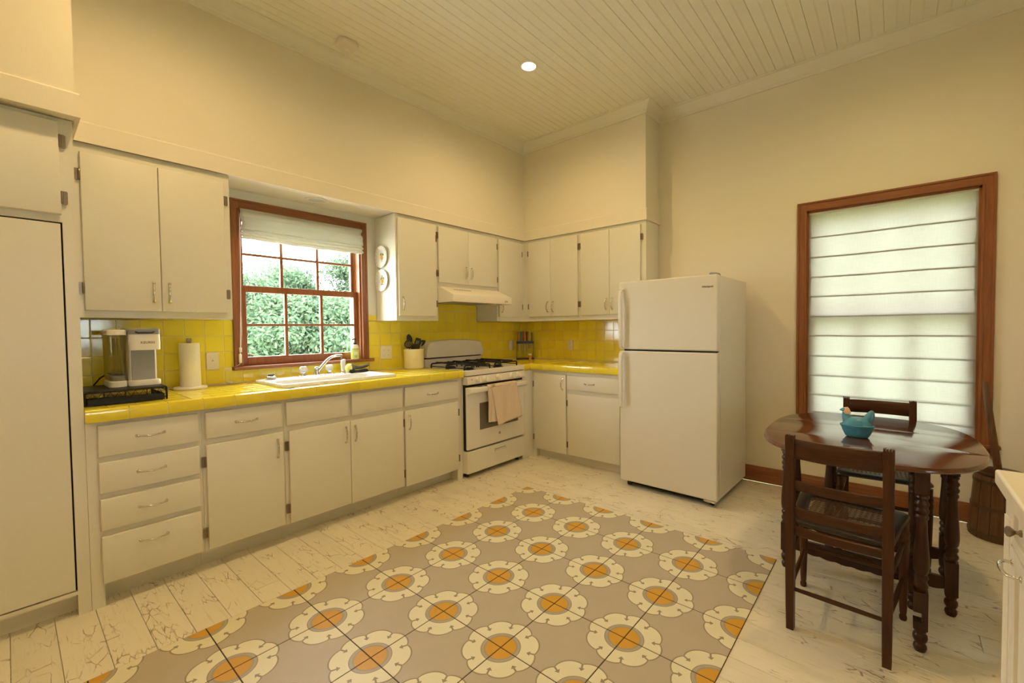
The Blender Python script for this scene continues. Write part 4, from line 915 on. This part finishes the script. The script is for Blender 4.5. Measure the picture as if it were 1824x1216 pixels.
# ============================================================ FLOOR MAT OF PRINTED TILES
mt = thing('floor_mat', 'large floor mat printed with cream and orange flowers on tan tiles', 'mat', (-3.2, -2.03, 0))
MX1, MY1, MY0, MX0 = -1.2570, -1.1530, -2.9145, RX-RS*8
MB().box(MX0, MX1, MY0, MY1, .0003, .0016).build('backing', 'mat_joint', mt)
xs = [MX1]+[RX-RS*k for k in range(0, 9)]; ys = [MY1]+[RY-RS*k for k in range(0, 4)]+[MY0]
TM = {}
for a, b in zip(xs, xs[1:]):
    for c, d in zip(ys, ys[1:]):
        w_, h_ = a-b-.0045, c-d-.0045; kk = (round(w_, 3), round(h_, 3))
        if kk not in TM: TM[kk] = MB().loft([[(sx*(w_/2-i), sy_*(h_/2-i), z) for sx, sy_ in ((-1, -1), (1, -1), (1, 1), (-1, 1))] for i, z in ((0, 0), (0, .0009), (.0008, .0014))]).data('tile', 'flower_print')
        place('tile', TM[kk], mt, ((a+b)/2, (c+d)/2, .0016))

# ============================================================ DINING SET
ZTB = .720
TC = Vector((-1.172, -3.283, 0)); TA, TBb, TN = .552, .420, 2.7
tb = thing('drop_leaf_table', 'dark wooden oval gateleg table under the window', 'table', TC)
def outline(ins, lo, hi, n=72):
    P = []
    for k in range(n):
        t = 2*pi*k/n; x = (TA-ins)*math.copysign(abs(cos(t))**(2/TN), cos(t)); y = (TBb-ins)*math.copysign(abs(sin(t))**(2/TN), sin(t)); P.append((max(lo, min(hi, x)), y))
    # the straight edges of a leaf: points pressed onto the chord keep their y within the oval
    Q = []
    for x, y in P:
        if x in (lo, hi):
            ym = (TBb-ins)*(1-min(1, abs(x/(TA-ins)))**TN)**(1/TN); y = max(-ym, min(ym, y))
        Q.append((x, y))
    return Q
for nm, lo, hi in (('leaf', -9, -.1610), ('top_board', -.1588, .1588), ('leaf', .1610, 9)):
    MB().loft([[(x, y, z) for x, y in outline(i, lo, hi)] for i, z in ((.012, ZTB-.0225), (.004, ZTB-.020), (.0, ZTB-.014), (.001, ZTB-.009), (.006, ZTB-.0055), (.008, ZTB-.0015), (.011, ZTB))]).build(nm, 'table_top', tb, smooth=35, world=False)
def turned_leg(x, y, par, notch=0, name='leg'):
    m = MB(); q = .0215; zt = ZTB-.0235
    m.box(x-q, x+q, y-q, y+q, .612, zt)
    P = [(.014, .612), (.020, .606), (.0215, .598), (.017, .592), (.0165, .584), (.0215, .578), (.0225, .570), (.018, .563), (.018, .556), (.0225, .549), (.0215, .540), (.0165, .532), (.0205, .525), (.0205, .517), (.0165, .510),
         (.0165, .500), (.0175, .470), (.0205, .420), (.0240, .370), (.0250, .335), (.0225, .310), (.0170, .300), (.0215, .294), (.0225, .285), (.0180, .277), (.0185, .268), (.0225, .262), (.0225, .252), (.0180, .244), (.016, .234)]
    m.lathe([(r, h) for r, h in P][::-1], (x, y, 0), 16)
    if notch:                                   # halved where the gate closes over the lower rail
        m.box(x-q, x+q, y-q, y+q, .155, .234).box(x-q, x+q, y-q, y+q, .090, .118).box(x-q, x+q, y-q, y-.004, .118, .155) if notch > 0 else m.box(x-q, x+q, y-q, y+q, .155, .234).box(x-q, x+q, y-q, y+q, .090, .118).box(x-q, x+q, y+.004, y+q, .118, .155)
    else: m.box(x-q, x+q, y-q, y+q, .090, .234)
    m.lathe([(.017, .0), (.0185, .004), (.0215, .014), (.0195, .024), (.014, .031), (.020, .040), (.0235, .052), (.0215, .064), (.0155, .071), (.0195, .078), (.0195, .086), (.014, .092)], (x, y, 0), 16)
    return m.build(name, 'table_wood_z', par, smooth=45)
LXF, LXB, LYL, LYR = -1.296, -.985, -2.965, -3.590
for x, y in ((LXF, LYL), (LXF, LYR), (LXB, LYL), (LXB, LYR)): turned_leg(x, y, tb)
zr = ZTB-.0235
for x in (LXF, LXB):
    MB().box(x-.010, x+.010, LYR+.02, LYL-.02, zr-.075, zr).build('apron', 'table_wood_y', tb, bevel=.002)
    n = 46; pl = [(LYR+.02, .160)]+[(LYL-.02, .160)]
    low = [(LYL-.02-(LYL-LYR-.04)*k/n, .112-.006*abs(sin(pi*k/ (n/9)))-.018*sin(pi*k/n)) for k in range(n+1)]
    MB().prism([(LYR+.02, .160), (LYL-.02, .160)]+low, 'x', x-.009, x+.009).build('lower_rail', 'table_wood_y', tb)
for y in (LYL, LYR):
    MB().box(LXF+.02, LXB-.02, y-.009, y+.009, zr-.075, zr).build('apron', 'table_wood_x', tb, bevel=.002)
    MB().box(LXF+.02, LXB-.02, y-.009, y+.009, .125, .160).build('lower_rail', 'table_wood_x', tb, bevel=.002)
# the two gates, swung out under the leaves
for px, py, gx, gy, nt in ((-1.340, -3.466, -1.652, -3.478, 1), (-.940, -3.118, -.655, -3.105, -1)):
    turned_leg(px, py, tb, 0, 'gate_post'); turned_leg(gx, gy, tb, nt, 'gate_leg')
    s_ = 1 if gx > px else -1
    for z0, z1 in ((.640, .680), (.170, .205)): MB().box(px+s_*.018, gx-s_*.018, (py+gy)/2-.0095, (py+gy)/2+.0095, z0, z1).build('gate_rail', 'table_wood_x', tb, bevel=.002)

def make_chair():
    t = thing('dining_chair', 'dark wooden chair with cane seat on the near side of the table', 'chair', (0, 0, 0), 0, 'cane seated chairs at the oval table')
    B = dict(world=False)
    wr, wf, dep = .1565, .184, .405
    for s in (1, -1):
        rings = []
        for z, x, hx, hy in ((0, .010, .0150, .0135), (.10, .006, .0160, .0145), (.43, .0, .0175, .0165), (.60, -.004, .0165, .0165), (.806, -.016, .0140, .0165)):
            rings.append([(x-hx, s*wr-hy, z), (x+hx, s*wr-hy, z), (x+hx, s*wr+hy, z), (x-hx, s*wr+hy, z)])
        m = MB().loft(rings)
        for k in range(4): m.box(-.030, -.002, s*wr-.0165+.0088*k, s*wr-.0165+.0088*k+.0058, .805, .814)
        m.build('rear_leg', 'chair_wood_z', t, bevel=.0015, **B)
        P = [(.011, 0), (.0135, .006), (.0135, .018), (.010, .026), (.0125, .034), (.0135, .06), (.0165, .20), (.0185, .30), (.0175, .325), (.0195, .335), (.0195, .35), (.017, .358), (.0195, .366), (.0195, .378), (.016, .388), (.017, .428)]
        MB().lathe(P, (dep-.020, s*wf, 0), 16).build('front_leg', 'chair_wood_z', t, smooth=45, **B)
        for z0, z1 in ((.170, .185), (.315, .335)):
            MB().tube([(.012, s*wr, z0), (.12, s*(wr+.008), (z0*2+z1)/3), (dep*.5, s*(wr+wf)/2, (z0+z1)/2), (dep-.10, s*(wf-.008), (z0+z1*2)/3), (dep-.022, s*wf, z1)], [.0075, .0085, .0105, .0085, .0075], 10).build('side_stretcher', 'chair_wood_x', t, smooth=60, **B)
        MB().add([(.0, s*(wr-.012), .418), (dep-.02, s*(wf-.012), .418), (dep-.02, s*(wf+.006), .418), (.0, s*(wr+.006), .418), (.0, s*(wr-.012), .436), (dep-.02, s*(wf-.012), .436), (dep-.02, s*(wf+.006), .436), (.0, s*(wr+.006), .436)],
                 [(0, 3, 2, 1), (4, 5, 6, 7), (0, 1, 5, 4), (1, 2, 6, 5), (2, 3, 7, 6), (3, 0, 4, 7)]).build('side_rail', 'chair_wood_x', t, bevel=.002, **B)
    def bowed(z0, z1, x, th, bow, wy, nm):
        rings = []
        for i in range(13):
            u = -1+2*i/12; c = x-bow*(1-u*u); y = u*wy
            rings.append([(c-th, y, z0+.003), (c-th*.6, y, z0), (c+th*.6, y, z0), (c+th, y, z0+.003), (c+th, y, z1-.003), (c+th*.6, y, z1), (c-th*.6, y, z1), (c-th, y, z1-.003)])
        MB().loft(rings).build(nm, 'chair_wood_y', t, smooth=50, **B)
    bowed(.722, .800, -.012, .0085, .022, wr-.012, 'top_rail')
    bowed(.590, .630, -.006, .0070, .018, wr-.012, 'back_slat'); bowed(.481, .520, -.002, .0070, .016, wr-.012, 'back_slat')
    bowed(.402, .438, .002, .0090, .010, wr-.012, 'rear_rail')
    MB().tube([(.006, -wr, .172), (.006, 0, .172), (.006, wr, .172)], [.0075, .0095, .0075], 10).build('rear_stretcher', 'chair_wood_y', t, smooth=60, **B)
    MB().tube([(dep-.02, -wf, .300), (dep-.02, 0, .300), (dep-.02, wf, .300)], [.007, .0095, .007], 10).build('front_stretcher', 'chair_wood_y', t, smooth=60, **B)
    MB().tube([(dep-.02, -wf, .200), (dep-.02, 0, .200), (dep-.02, wf, .200)], [.007, .0095, .007], 10).build('front_stretcher', 'chair_wood_y', t, smooth=60, **B)
    # seat frame with a rolled front and an open cane panel
    def half(x): return (wr+.004)+(wf+.018-wr-.004)*min(1, max(0, x/dep))
    def seat(ins, z, dx=0):
        P = []; x0, x1 = .014+ins, dep+.012-ins+dx; r = .032
        for k in range(7): a = RAD(90*k/6); P.append((x1-r+r*sin(a), half(x1)-ins-r+r*cos(a)))
        P += [(p[0], -p[1]) for p in P[::-1]]
        P += [(x0, -(half(x0)-ins)), (x0, half(x0)-ins)]
        return [(x, y, z) for x, y in P]
    MB().loft([seat(.050, .4375), seat(.004, .4375), seat(-.001, .442), seat(.0, .449), seat(.005, .454), seat(.045, .4565), seat(.051, .4535), seat(.050, .4375)], cap=False).build('seat_frame', 'seat_wood', t, smooth=50, **B)
    m = MB(); x0, x1 = .060, dep-.038; q = .0021; z = .4515
    k = 0
    while x0+.019*k < x1:
        x = x0+.019*k; hw = half(x)-.046
        for d in (-.0024, .0024): m.box(x+d-.0011, x+d+.0011, -hw, hw, z-.0008, z+.0008)
        k += 1
    for k in range(-9, 10):
        for d in (-.0024, .0024):
            a, b = half(x0)-.046, half(x1)-.046; y0, y1 = .019*k+d, .019*k+d
            if abs(y0) > a: continue
            m.box(x0-.008, x1+.006, y0-.0011, y0+.0011, z+.0008, z+.0022)
    for k in range(-19, 20):
        for sg in (1, -1):
            pts = []
            for xx in (x0, x1):
                pts.append(Vector((xx, .019*k+sg*(xx-(x0+x1)/2), z)))
            # clip to the panel
            n_ = 24; seg = [pts[0].lerp(pts[1], i/n_) for i in range(n_+1)]; seg = [p for p in seg if abs(p.y) < half(p.x)-.046]
            if len(seg) > 1: m.tube([seg[0], seg[-1]], .0008, 4)
    m.build('cane_panel', 'cane', t, kind='stuff', **B)
    return t
ch = make_chair(); ch.location = (-1.838, -3.224, 0); ch.rotation_euler.z = RAD(-3.4)
c2 = copy_tree(ch); c2.location = (-.548, -3.322, 0); c2.rotation_euler.z = RAD(180+4)
c2['label'] = 'dark wooden chair with cane seat between the table and the window'

# ---- covered hen dish
hen = thing('hen_dish', 'blue covered dish shaped like a sitting hen on the table', 'dish', (-1.268, -3.256, ZTB+.0005), RAD(92))
B = dict(world=False)
def el(a, b, z, n=28, cx=0): return [(cx+a*cos(2*pi*k/n), b*sin(2*pi*k/n), z) for k in range(n)]
MB().loft([el(.040, .027, 0), el(.046, .033, .004), el(.056, .041, .024), el(.063, .046, .046), el(.068, .051, .053), el(.0685, .0515, .058), el(.064, .047, .060), el(.058, .042, .052), el(.05, .035, .04)]).build('bowl', 'hen_blue', hen, smooth=60, **B)
m = MB(); n = 16
def ring(c, d, ra, rb):
    c, d = Vector(c), Vector(d).normalized(); e1 = Vector((0, 1, 0)); e2 = d.cross(e1); return [tuple(c+e1*ra*cos(2*pi*k/n)+e2*rb*sin(2*pi*k/n)) for k in range(n)]
m.loft([el(.060, .044, .056, n), el(.058, .042, .066, n), el(.050, .036, .082, n), el(.036, .026, .092, n), el(.012, .010, .096, n)])
m.loft([ring((.030, 0, .070), (.5, 0, 1), .030, .026), ring((.040, 0, .088), (.35, 0, 1), .022, .020), ring((.045, 0, .104), (.2, 0, 1), .016, .015), ring((.047, 0, .116), (.5, 0, .8), .0155, .015), ring((.052, 0, .125), (.9, 0, .5), .013, .013), ring((.058, 0, .127), (1, 0, 0), .009, .009), ring((.066, 0, .124), (1, 0, -.3), .0045, .004), ring((.072, 0, .121), (1, 0, -.3), .001, .001)])
m.loft([ring((-.030, 0, .070), (-.4, 0, 1), .024, .026), ring((-.042, 0, .090), (-.2, 0, 1), .020, .022), ring((-.050, 0, .110), (-.1, 0, 1), .014, .018), ring((-.054, 0, .124), (0, 0, 1), .009, .012), ring((-.055, 0, .132), (0, 0, 1), .003, .005)])
o = m.build('hen_lid', 'hen_blue', hen, smooth=True, **B); md = o.modifiers.new('r', 'REMESH'); md.mode = 'VOXEL'; md.voxel_size = .0022; md.use_smooth_shade = True; md = o.modifiers.new('s', 'SMOOTH'); md.factor = .5; md.iterations = 5
MB().loft([ring((.040, 0, .108), (.1, 0, 1), .0172, .0165), ring((.043, 0, .120), (.2, 0, 1), .0175, .0165), ring((.045, 0, .130), (.2, 0, 1), .0125, .014), ring((.046, 0, .138), (.2, 0, 1), .004, .010)]).build('comb_and_face', 'hen_tan', hen, smooth=True, label='tan head and comb', **B)

# ---- butter churn
KX, KY = -.170, -3.880
cu = thing('butter_churn', 'brown staved wooden butter churn standing in the corner beside the window', 'churn', (KX, KY, 0))
for k in range(14):
    a0, a1 = 2*pi*k/14+.012, 2*pi*(k+1)/14-.012; rings = []
    for z, r in ((.002, .134), (.012, .136), (.10, .130), (.24, .121), (.372, .112)):
        rings.append([(KX+rr_*cos(a), KY+rr_*sin(a), z) for rr_, a in [(r, a0+(a1-a0)*i/3) for i in range(4)]+[(r-.014, a1-(a1-a0)*i/3) for i in range(4)]])
    MB().loft(rings).build('stave', 'churn_wood', cu, smooth=30)
MB().lathe([(.12, .02), (.11, .37)], (KX, KY, 0), 24).build('core', 'black_gap', cu)
for z, r in ((.030, .1355), (.185, .1255), (.335, .1155)): MB().lathe([(r, z-.010), (r+.003, z-.009), (r+.002, z+.009), (r-.001, z+.010)], (KX, KY, 0), 48, cap=False).build('hoop', 'dark_bronze', cu, smooth=60)
MB().lathe([(.104, .366), (.114, .370), (.116, .376), (.114, .386), (.105, .390), (.03, .392)], (KX, KY, 0), 40).build('lid', 'table_wood_x', cu, smooth=40)
MB().tube([(KX-.01, KY+.005, .20), (KX-.012, KY+.012, .39), (KX-.035, KY+.052, .70), (KX-.050, KY+.078, .912), (KX-.0505, KY+.079, .920)], [.020, .0185, .0165, .0145, .008], 12).build('dasher_handle', 'churn_wood', cu, smooth=50)

# ---- white island at the right edge
isl = thing('kitchen_island', 'white cabinet with small knob and chrome bow handle at the right edge', 'cabinet', (-3.0, -3.9, 0))
IX1, IX0, IY = -2.337, -3.60, -3.612
MB().box(IX0, IX1, -4.20, IY, .09, .862).box(IX0+.04, IX1-.04, -4.16, IY-.05, 0, .09).build('body', 'island_paint', isl, bevel=.002)
MB().box(IX0-.03, -2.322, -4.23, -3.5835, .8635, .900).build('top', 'island_top', isl, bevel=.006, seg=3)
m = MB().box(IX1-.062, IX1+.002, IY, IY+.010, .0, .862)
for k in range(4): m.cyl((IX1-.050+.0125*k, IY+.010, .06), (IX1-.050+.0125*k, IY+.010, .80), .0044, 8)
m.build('fluted_post', 'island_paint', isl, smooth=40)
def shaker(nm, a, b, z0, z1, fr_=.045):
    m = MB().box(a, b, IY, IY+.003, z0, z1).box(a, a+fr_, IY+.001, IY+.011, z0, z1).box(b-fr_, b, IY+.001, IY+.011, z0, z1).box(a+fr_, b-fr_, IY+.001, IY+.011, z0, z0+fr_).box(a+fr_, b-fr_, IY+.001, IY+.011, z1-fr_, z1)
    return m.build(nm, 'island_paint', isl, bevel=.003)
d1 = shaker('drawer', -2.86, IX1-.068, .752, .850, .022)
kn = MB().lathe([(.008, IY+.002), (.0075, IY+.006), (.0042, IY+.009), (.004, IY+.013), (.008, IY+.017), (.0115, IY+.021), (.011, IY+.026), (.006, IY+.029)], (-2.462, 0, .796), 20, 'y').build('knob', 'aged_nickel', d1, smooth=45)
dd = shaker('door', -2.86, IX1-.068, .10, .745)
shaker('drawer', -3.36, -2.87, .752, .850, .022); shaker('door', -3.36, -2.87, .10, .745)
yb_ = IY+.009
MB().tube([(-2.430, yb_, .716), (-2.429, yb_+.012, .716), (-2.436, yb_+.021, .716), (-2.452, yb_+.0265, .716), (-2.474, yb_+.028, .716), (-2.496, yb_+.0265, .716), (-2.512, yb_+.021, .716), (-2.519, yb_+.012, .716), (-2.518, yb_, .716)], .0038, 12).lathe([(.0075, yb_-.001), (.0075, yb_+.003), (.005, yb_+.005)], (-2.430, 0, .716), 16, 'y').lathe([(.0075, yb_-.001), (.0075, yb_+.003), (.005, yb_+.005)], (-2.518, 0, .716), 16, 'y').build('bow_pull', 'chrome', dd, smooth=60)
# ============================================================ ROMAN SHADES
rs1 = thing('roman_shade', 'cream fabric roman shade drawn up over the sink window', 'shade', (-2.42, -.03, 1.9))
ux0, ux1 = -2.853, -1.992
def folds(u, v):
    P = [(-.024, 2.082), (-.034, 2.078), (-.037, 2.060), (-.034, 2.040), (-.030, 2.030), (-.041, 2.012), (-.050, 1.992), (-.052, 1.965), (-.048, 1.948), (-.038, 1.944), (-.046, 1.936), (-.050, 1.926), (-.042, 1.921), (-.050, 1.914), (-.052, 1.905), (-.043, 1.900), (-.048, 1.893), (-.046, 1.884), (-.030, 1.882)]
    t = v*(len(P)-1); i = min(int(t), len(P)-2); f = t-i; y = P[i][0]*(1-f)+P[i+1][0]*f; z = P[i][1]*(1-f)+P[i+1][1]*f
    e = .006*sin(v*31)*(1 if v > .12 else 0)
    sag = -.006*sin(pi*u)*v
    return (ux0+.004*sin(v*23)+(ux1-ux0+e)*u, y-.0025*sin(u*23+v*9)*v, z+sag+.002*sin(u*31+v*5)*v)
MB().grid(folds, 40, 72).build('fabric', 'shade_fabric', rs1, smooth=70, solid=.0022)
MB().box(ux0+.004, ux1-.004, -.030, -.022, 2.045, 2.080).build('headrail', 'plastic_white', rs1)
pc = thing('shade_cord', 'white pull cord hanging down the left side of the sink window', 'cord', (-2.868, -.034, 1.5))
MB().tube([(-2.857, -.036, 2.02), (-2.860, -.037, 1.70), (-2.866, -.037, 1.45), (-2.876, -.037, 1.15)], .0022, 6).tube([(-2.868, -.037, 1.40), (-2.866, -.037, 1.25), (-2.873, -.037, 1.15)], .0022, 6).build('cord', 'cord_white', pc, smooth=60)
MB().lathe([(.003, .030), (.0085, .026), (.0075, .0), (.006, -.004)], (-2.875, -.037, 1.125), 12).build('cord_joiner', 'plastic_white', pc, smooth=50)
MB().lathe([(.0065, .032), (.009, .026), (.009, -.026), (.004, -.032)], (-2.878, -.037, 1.080), 12).tube([(-2.876, -.037, 1.125), (-2.878, -.037, 1.10)], .0025, 6).build('tassel', 'plastic_white', pc, smooth=50)
MB().tube([(-2.878, -.036, 1.05), (-2.885, -.036, 1.040), (-2.900, -.034, 1.030), (-2.912, -.030, 1.026)], .002, 6).build('cord_tail', 'cord_white', pc, smooth=60)

rs2 = thing('roman_shade', 'long translucent linen roman shade covering the dining window', 'shade', (0, -3.335, 1.35))
va, vb, zt_, zb_ = -2.878, -3.797, 2.112, .535
zl = [1.916, 1.767, 1.620, 1.476, 1.328, 1.184, 1.033, .888, .743, .610]
def drape(u, v):
    z = zt_+(zb_-zt_)*v; q = 0
    for a in zl: q = max(q, 1-abs(z-a)/.010)
    return (.010-.004*max(0, q)+.0015*sin(u*19+z*9)+.002*sin(z*40), va+(vb-va)*u+.003*sin(z*7)*(1 if u > .5 else -1)*abs(2*u-1), z-.006*v*(1-u)*0)
MB().grid(drape, 30, 300).build('fabric', 'blind_linen', rs2, smooth=70)
for a in zl: MB().tube([(.0125+.0015*sin(19*u+a*9), va-.028+(vb-va+.056)*u, a-.002+.0012*sin(u*9+a)) for u in [k/16 for k in range(17)]], .0026, 6, sq=2.2).build('rod_pocket', 'blind_linen', rs2, smooth=50)
for y0, y1 in ((va-.001, va-.027), (vb+.027, vb+.001)): MB().box(.0135, .0142, y1, y0, zb_, zt_-.004).build('side_hem', 'blind_linen', rs2)
MB().box(.0135, .0142, vb+.002, va-.002, zb_, zb_+.030).build('bottom_hem', 'blind_linen', rs2)
MB().box(.006, .030, vb+.004, va-.004, zt_-.028, zt_-.002).build('headrail', 'plastic_white', rs2)

# ============================================================ CEILING FITTINGS
sd = thing('smoke_detector', 'square white smoke detector on the ceiling', 'smoke detector', (-2.338, -.512, CEIL))
MB().loft([[(x, y, z) for x, y in rrect(h_, h_, .030, 6, -2.338, -.512)] for h_, z in ((.060, CEIL), (.063, CEIL-.004), (.063, CEIL-.024), (.057, CEIL-.032), (.042, CEIL-.034))]).build('body', 'light_trim', sd, smooth=50)
MB().lathe([(.018, CEIL-.038), (.020, CEIL-.036), (.020, CEIL-.033)], (-2.330, -.500, 0), 20).build('button', 'plastic_white', sd, smooth=40)
for i, (lx, ly, lab) in enumerate(((-1.335, -1.28, 'lit round recessed light in the boarded ceiling'),)):
    t = thing('recessed_light', lab, 'ceiling light', (lx, ly, CEIL))
    MB().lathe([(.072, CEIL-.001), (.072, CEIL-.005), (.058, CEIL-.007), (.052, CEIL-.004), (.052, CEIL-.001)], (lx, ly, 0), 40, cap=False).build('trim_ring', 'light_trim', t, smooth=40)
    MB().lathe([(.052, CEIL-.004), (.03, CEIL-.0045), (.002, CEIL-.0045)], (lx, ly, 0), 40).build('lens', 'lamp_lens', t, smooth=60)
nl = thing('recessed_light', 'unlit round recessed light in the soffit above the sink window', 'ceiling light', (-2.405, -.155, 2.205))
MB().lathe([(.078, 2.2045), (.078, 2.201), (.062, 2.198), (.055, 2.2005), (.050, 2.2035)], (-2.405, -.155, 0), 40, cap=False).build('trim_ring', 'light_trim', nl, smooth=40)
MB().lathe([(.056, 2.2035), (.02, 2.2030)], (-2.405, -.155, 0), 32).build('lens', 'light_off', nl, smooth=60)

# ============================================================ OUTSIDE
struct(MB().box(-30, 40, -30, 45, -1.15, -.85).build('ground', 'lawn'))
struct(MB().box(-9, 6, WT+.03, 4.6, -.90, -.82).build('bounce_slab', 'bounce_pale'))  # unseen pale slab, added to bounce daylight up into the window niche
struct(MB().box(-6.2, -.6, -8.4, YF-WT-.02, 2.28, 2.40).build('sky_block_roof', 'crown_paint'))  # unseen roof slab, added to cut sky light at the back window
struct(MB().box(-6.2, -.6, -8.4, YF-WT-.02, -.30, -.12).build('sky_block_deck', 'bark'))  # deck added below the unseen sky-blocking roof
for px in (-6.0, -4.0, -.8): struct(MB().box(px-.07, px+.07, -8.35, -8.21, -.12, 2.28).build('sky_block_post', 'crown_paint'))  # posts added to carry the unseen sky-blocking roof
import numpy as np
rg = np.random.default_rng(11)
def tree(name, label, x, y, h, w_, n, dense=1.0, low=.0, group='trees outside the sink window'):
    t = thing(name, label, 'tree', (x, y, -.85), 0, group)
    tr = MB(); tr.tube([(0, 0, 0), (.05, .03, h*.25), (-.04, .05, h*.55), (.02, -.02, h*.9)], [.05+.012*h, .04+.010*h, .03+.006*h, .015], 8)
    for k in range(7):
        a = 2.4*k; z = h*(.25+.08*k); tr.tube([(0, 0, z), (cos(a)*w_*.25, sin(a)*w_*.25, z+h*.08), (cos(a)*w_*.42, sin(a)*w_*.42, z+h*.12)], [.022+.004*h, .016, .006], 6)
    tr.build('trunk', 'bark', t, smooth=60, world=False)
    # clumps of leaves: each clump is a loose ball, the clumps fill an egg shaped crown
    nc = int(26*dense); ph_ = rg.uniform(0, 2*pi, nc); zz = rg.uniform(low, 1, nc); rad = np.sqrt(np.clip(1-(2*zz-.85)**2*.75, .08, 1))*rg.uniform(.35, 1, nc)
    cx, cy, cz = rad*np.cos(ph_)*w_*.5, rad*np.sin(ph_)*w_*.5, zz*h*.98+.12
    ci = rg.integers(0, nc, n); sp_ = w_*.17
    d = rg.normal(0, 1, (n, 3)); d /= np.linalg.norm(d, axis=1)[:, None]; rr_ = sp_*rg.uniform(.3, 1.25, n)[:, None]
    c = np.stack([cx[ci], cy[ci], cz[ci]], 1)+d*rr_*np.array([1, 1, .85]); c[:, 2] = np.maximum(c[:, 2], .03)
    nrm = d+rg.normal(0, .6, (n, 3)); nrm /= np.linalg.norm(nrm, axis=1)[:, None]
    u = np.cross(nrm, rg.normal(0, 1, (n, 3))); u /= np.linalg.norm(u, axis=1)[:, None]; v = np.cross(nrm, u)
    L = rg.uniform(.036, .075, n)[:, None]; Wd = L*.46
    P = np.stack([c-u*L, c+v*Wd-u*L*.1, c+u*L, c-v*Wd-u*L*.1], 1).reshape(-1, 3)
    me = bpy.data.meshes.new('foliage'); me.vertices.add(4*n); me.vertices.foreach_set('co', P.ravel())
    me.loops.add(4*n); me.loops.foreach_set('vertex_index', np.arange(4*n, dtype=np.int32)); me.polygons.add(n); me.polygons.foreach_set('loop_start', np.arange(0, 4*n, 4, dtype=np.int32)); me.update(calc_edges=True)
    me.materials.append(M['foliage']); o = bpy.data.objects.new('foliage', me); COL.objects.link(o); o.parent = t; o['kind'] = 'stuff'
for (x, y, h, w_, n, lab) in ((-.4, 9.6, 3.35, 3.6, 36000, 'bushy pale green tree behind the left column of window panes'), (1.7, 10.4, 3.7, 3.6, 36000, 'bushy green tree behind the middle column of window panes'), (3.35, 9.2, 4.9, 3.2, 34000, 'tall green tree behind the right column of window panes'),
                             (-2.6, 10.5, 3.8, 3.6, 9000, 'green tree beyond the left edge of the sink window'), (5.4, 9.8, 5.6, 3.8, 9000, 'tall green tree beyond the right edge of the sink window'), (.9, 13.8, 3.9, 5.6, 24000, 'distant tree between the left and middle panes')):
    tree('leafy_tree', lab, x, y, h, w_, n)
for (x, y, h, w_, n, lab) in ((.2, 7.4, 2.5, 2.9, 30000, 'low leafy shrub outside the lower left window panes'), (1.4, 7.0, 2.5, 2.9, 30000, 'low leafy shrub outside the lower middle window panes'), (2.7, 6.6, 2.6, 2.9, 30000, 'low leafy shrub outside the lower right window panes')):
    tree('leafy_shrub', lab, x, y, h, w_, n, 1.0, 0, 'shrubs outside the sink window')
tree('leafy_tree', 'broad green tree outside the dining window', 9.0, -2.6, 5.0, 4.5, 6000, 1.0, .0, 'trees outside the dining window')
tree('leafy_tree', 'green tree beyond the right part of the dining window', 10.0, -6.0, 5.5, 4.5, 6000, 1.0, .0, 'trees outside the dining window')

for (x, y, h) in ((-3.4, -12.0, 5.2),):
    tree('leafy_tree', 'lone tree outside the window behind the camera', x, y, h, 5.0, 6000, 1.0, .0, None)
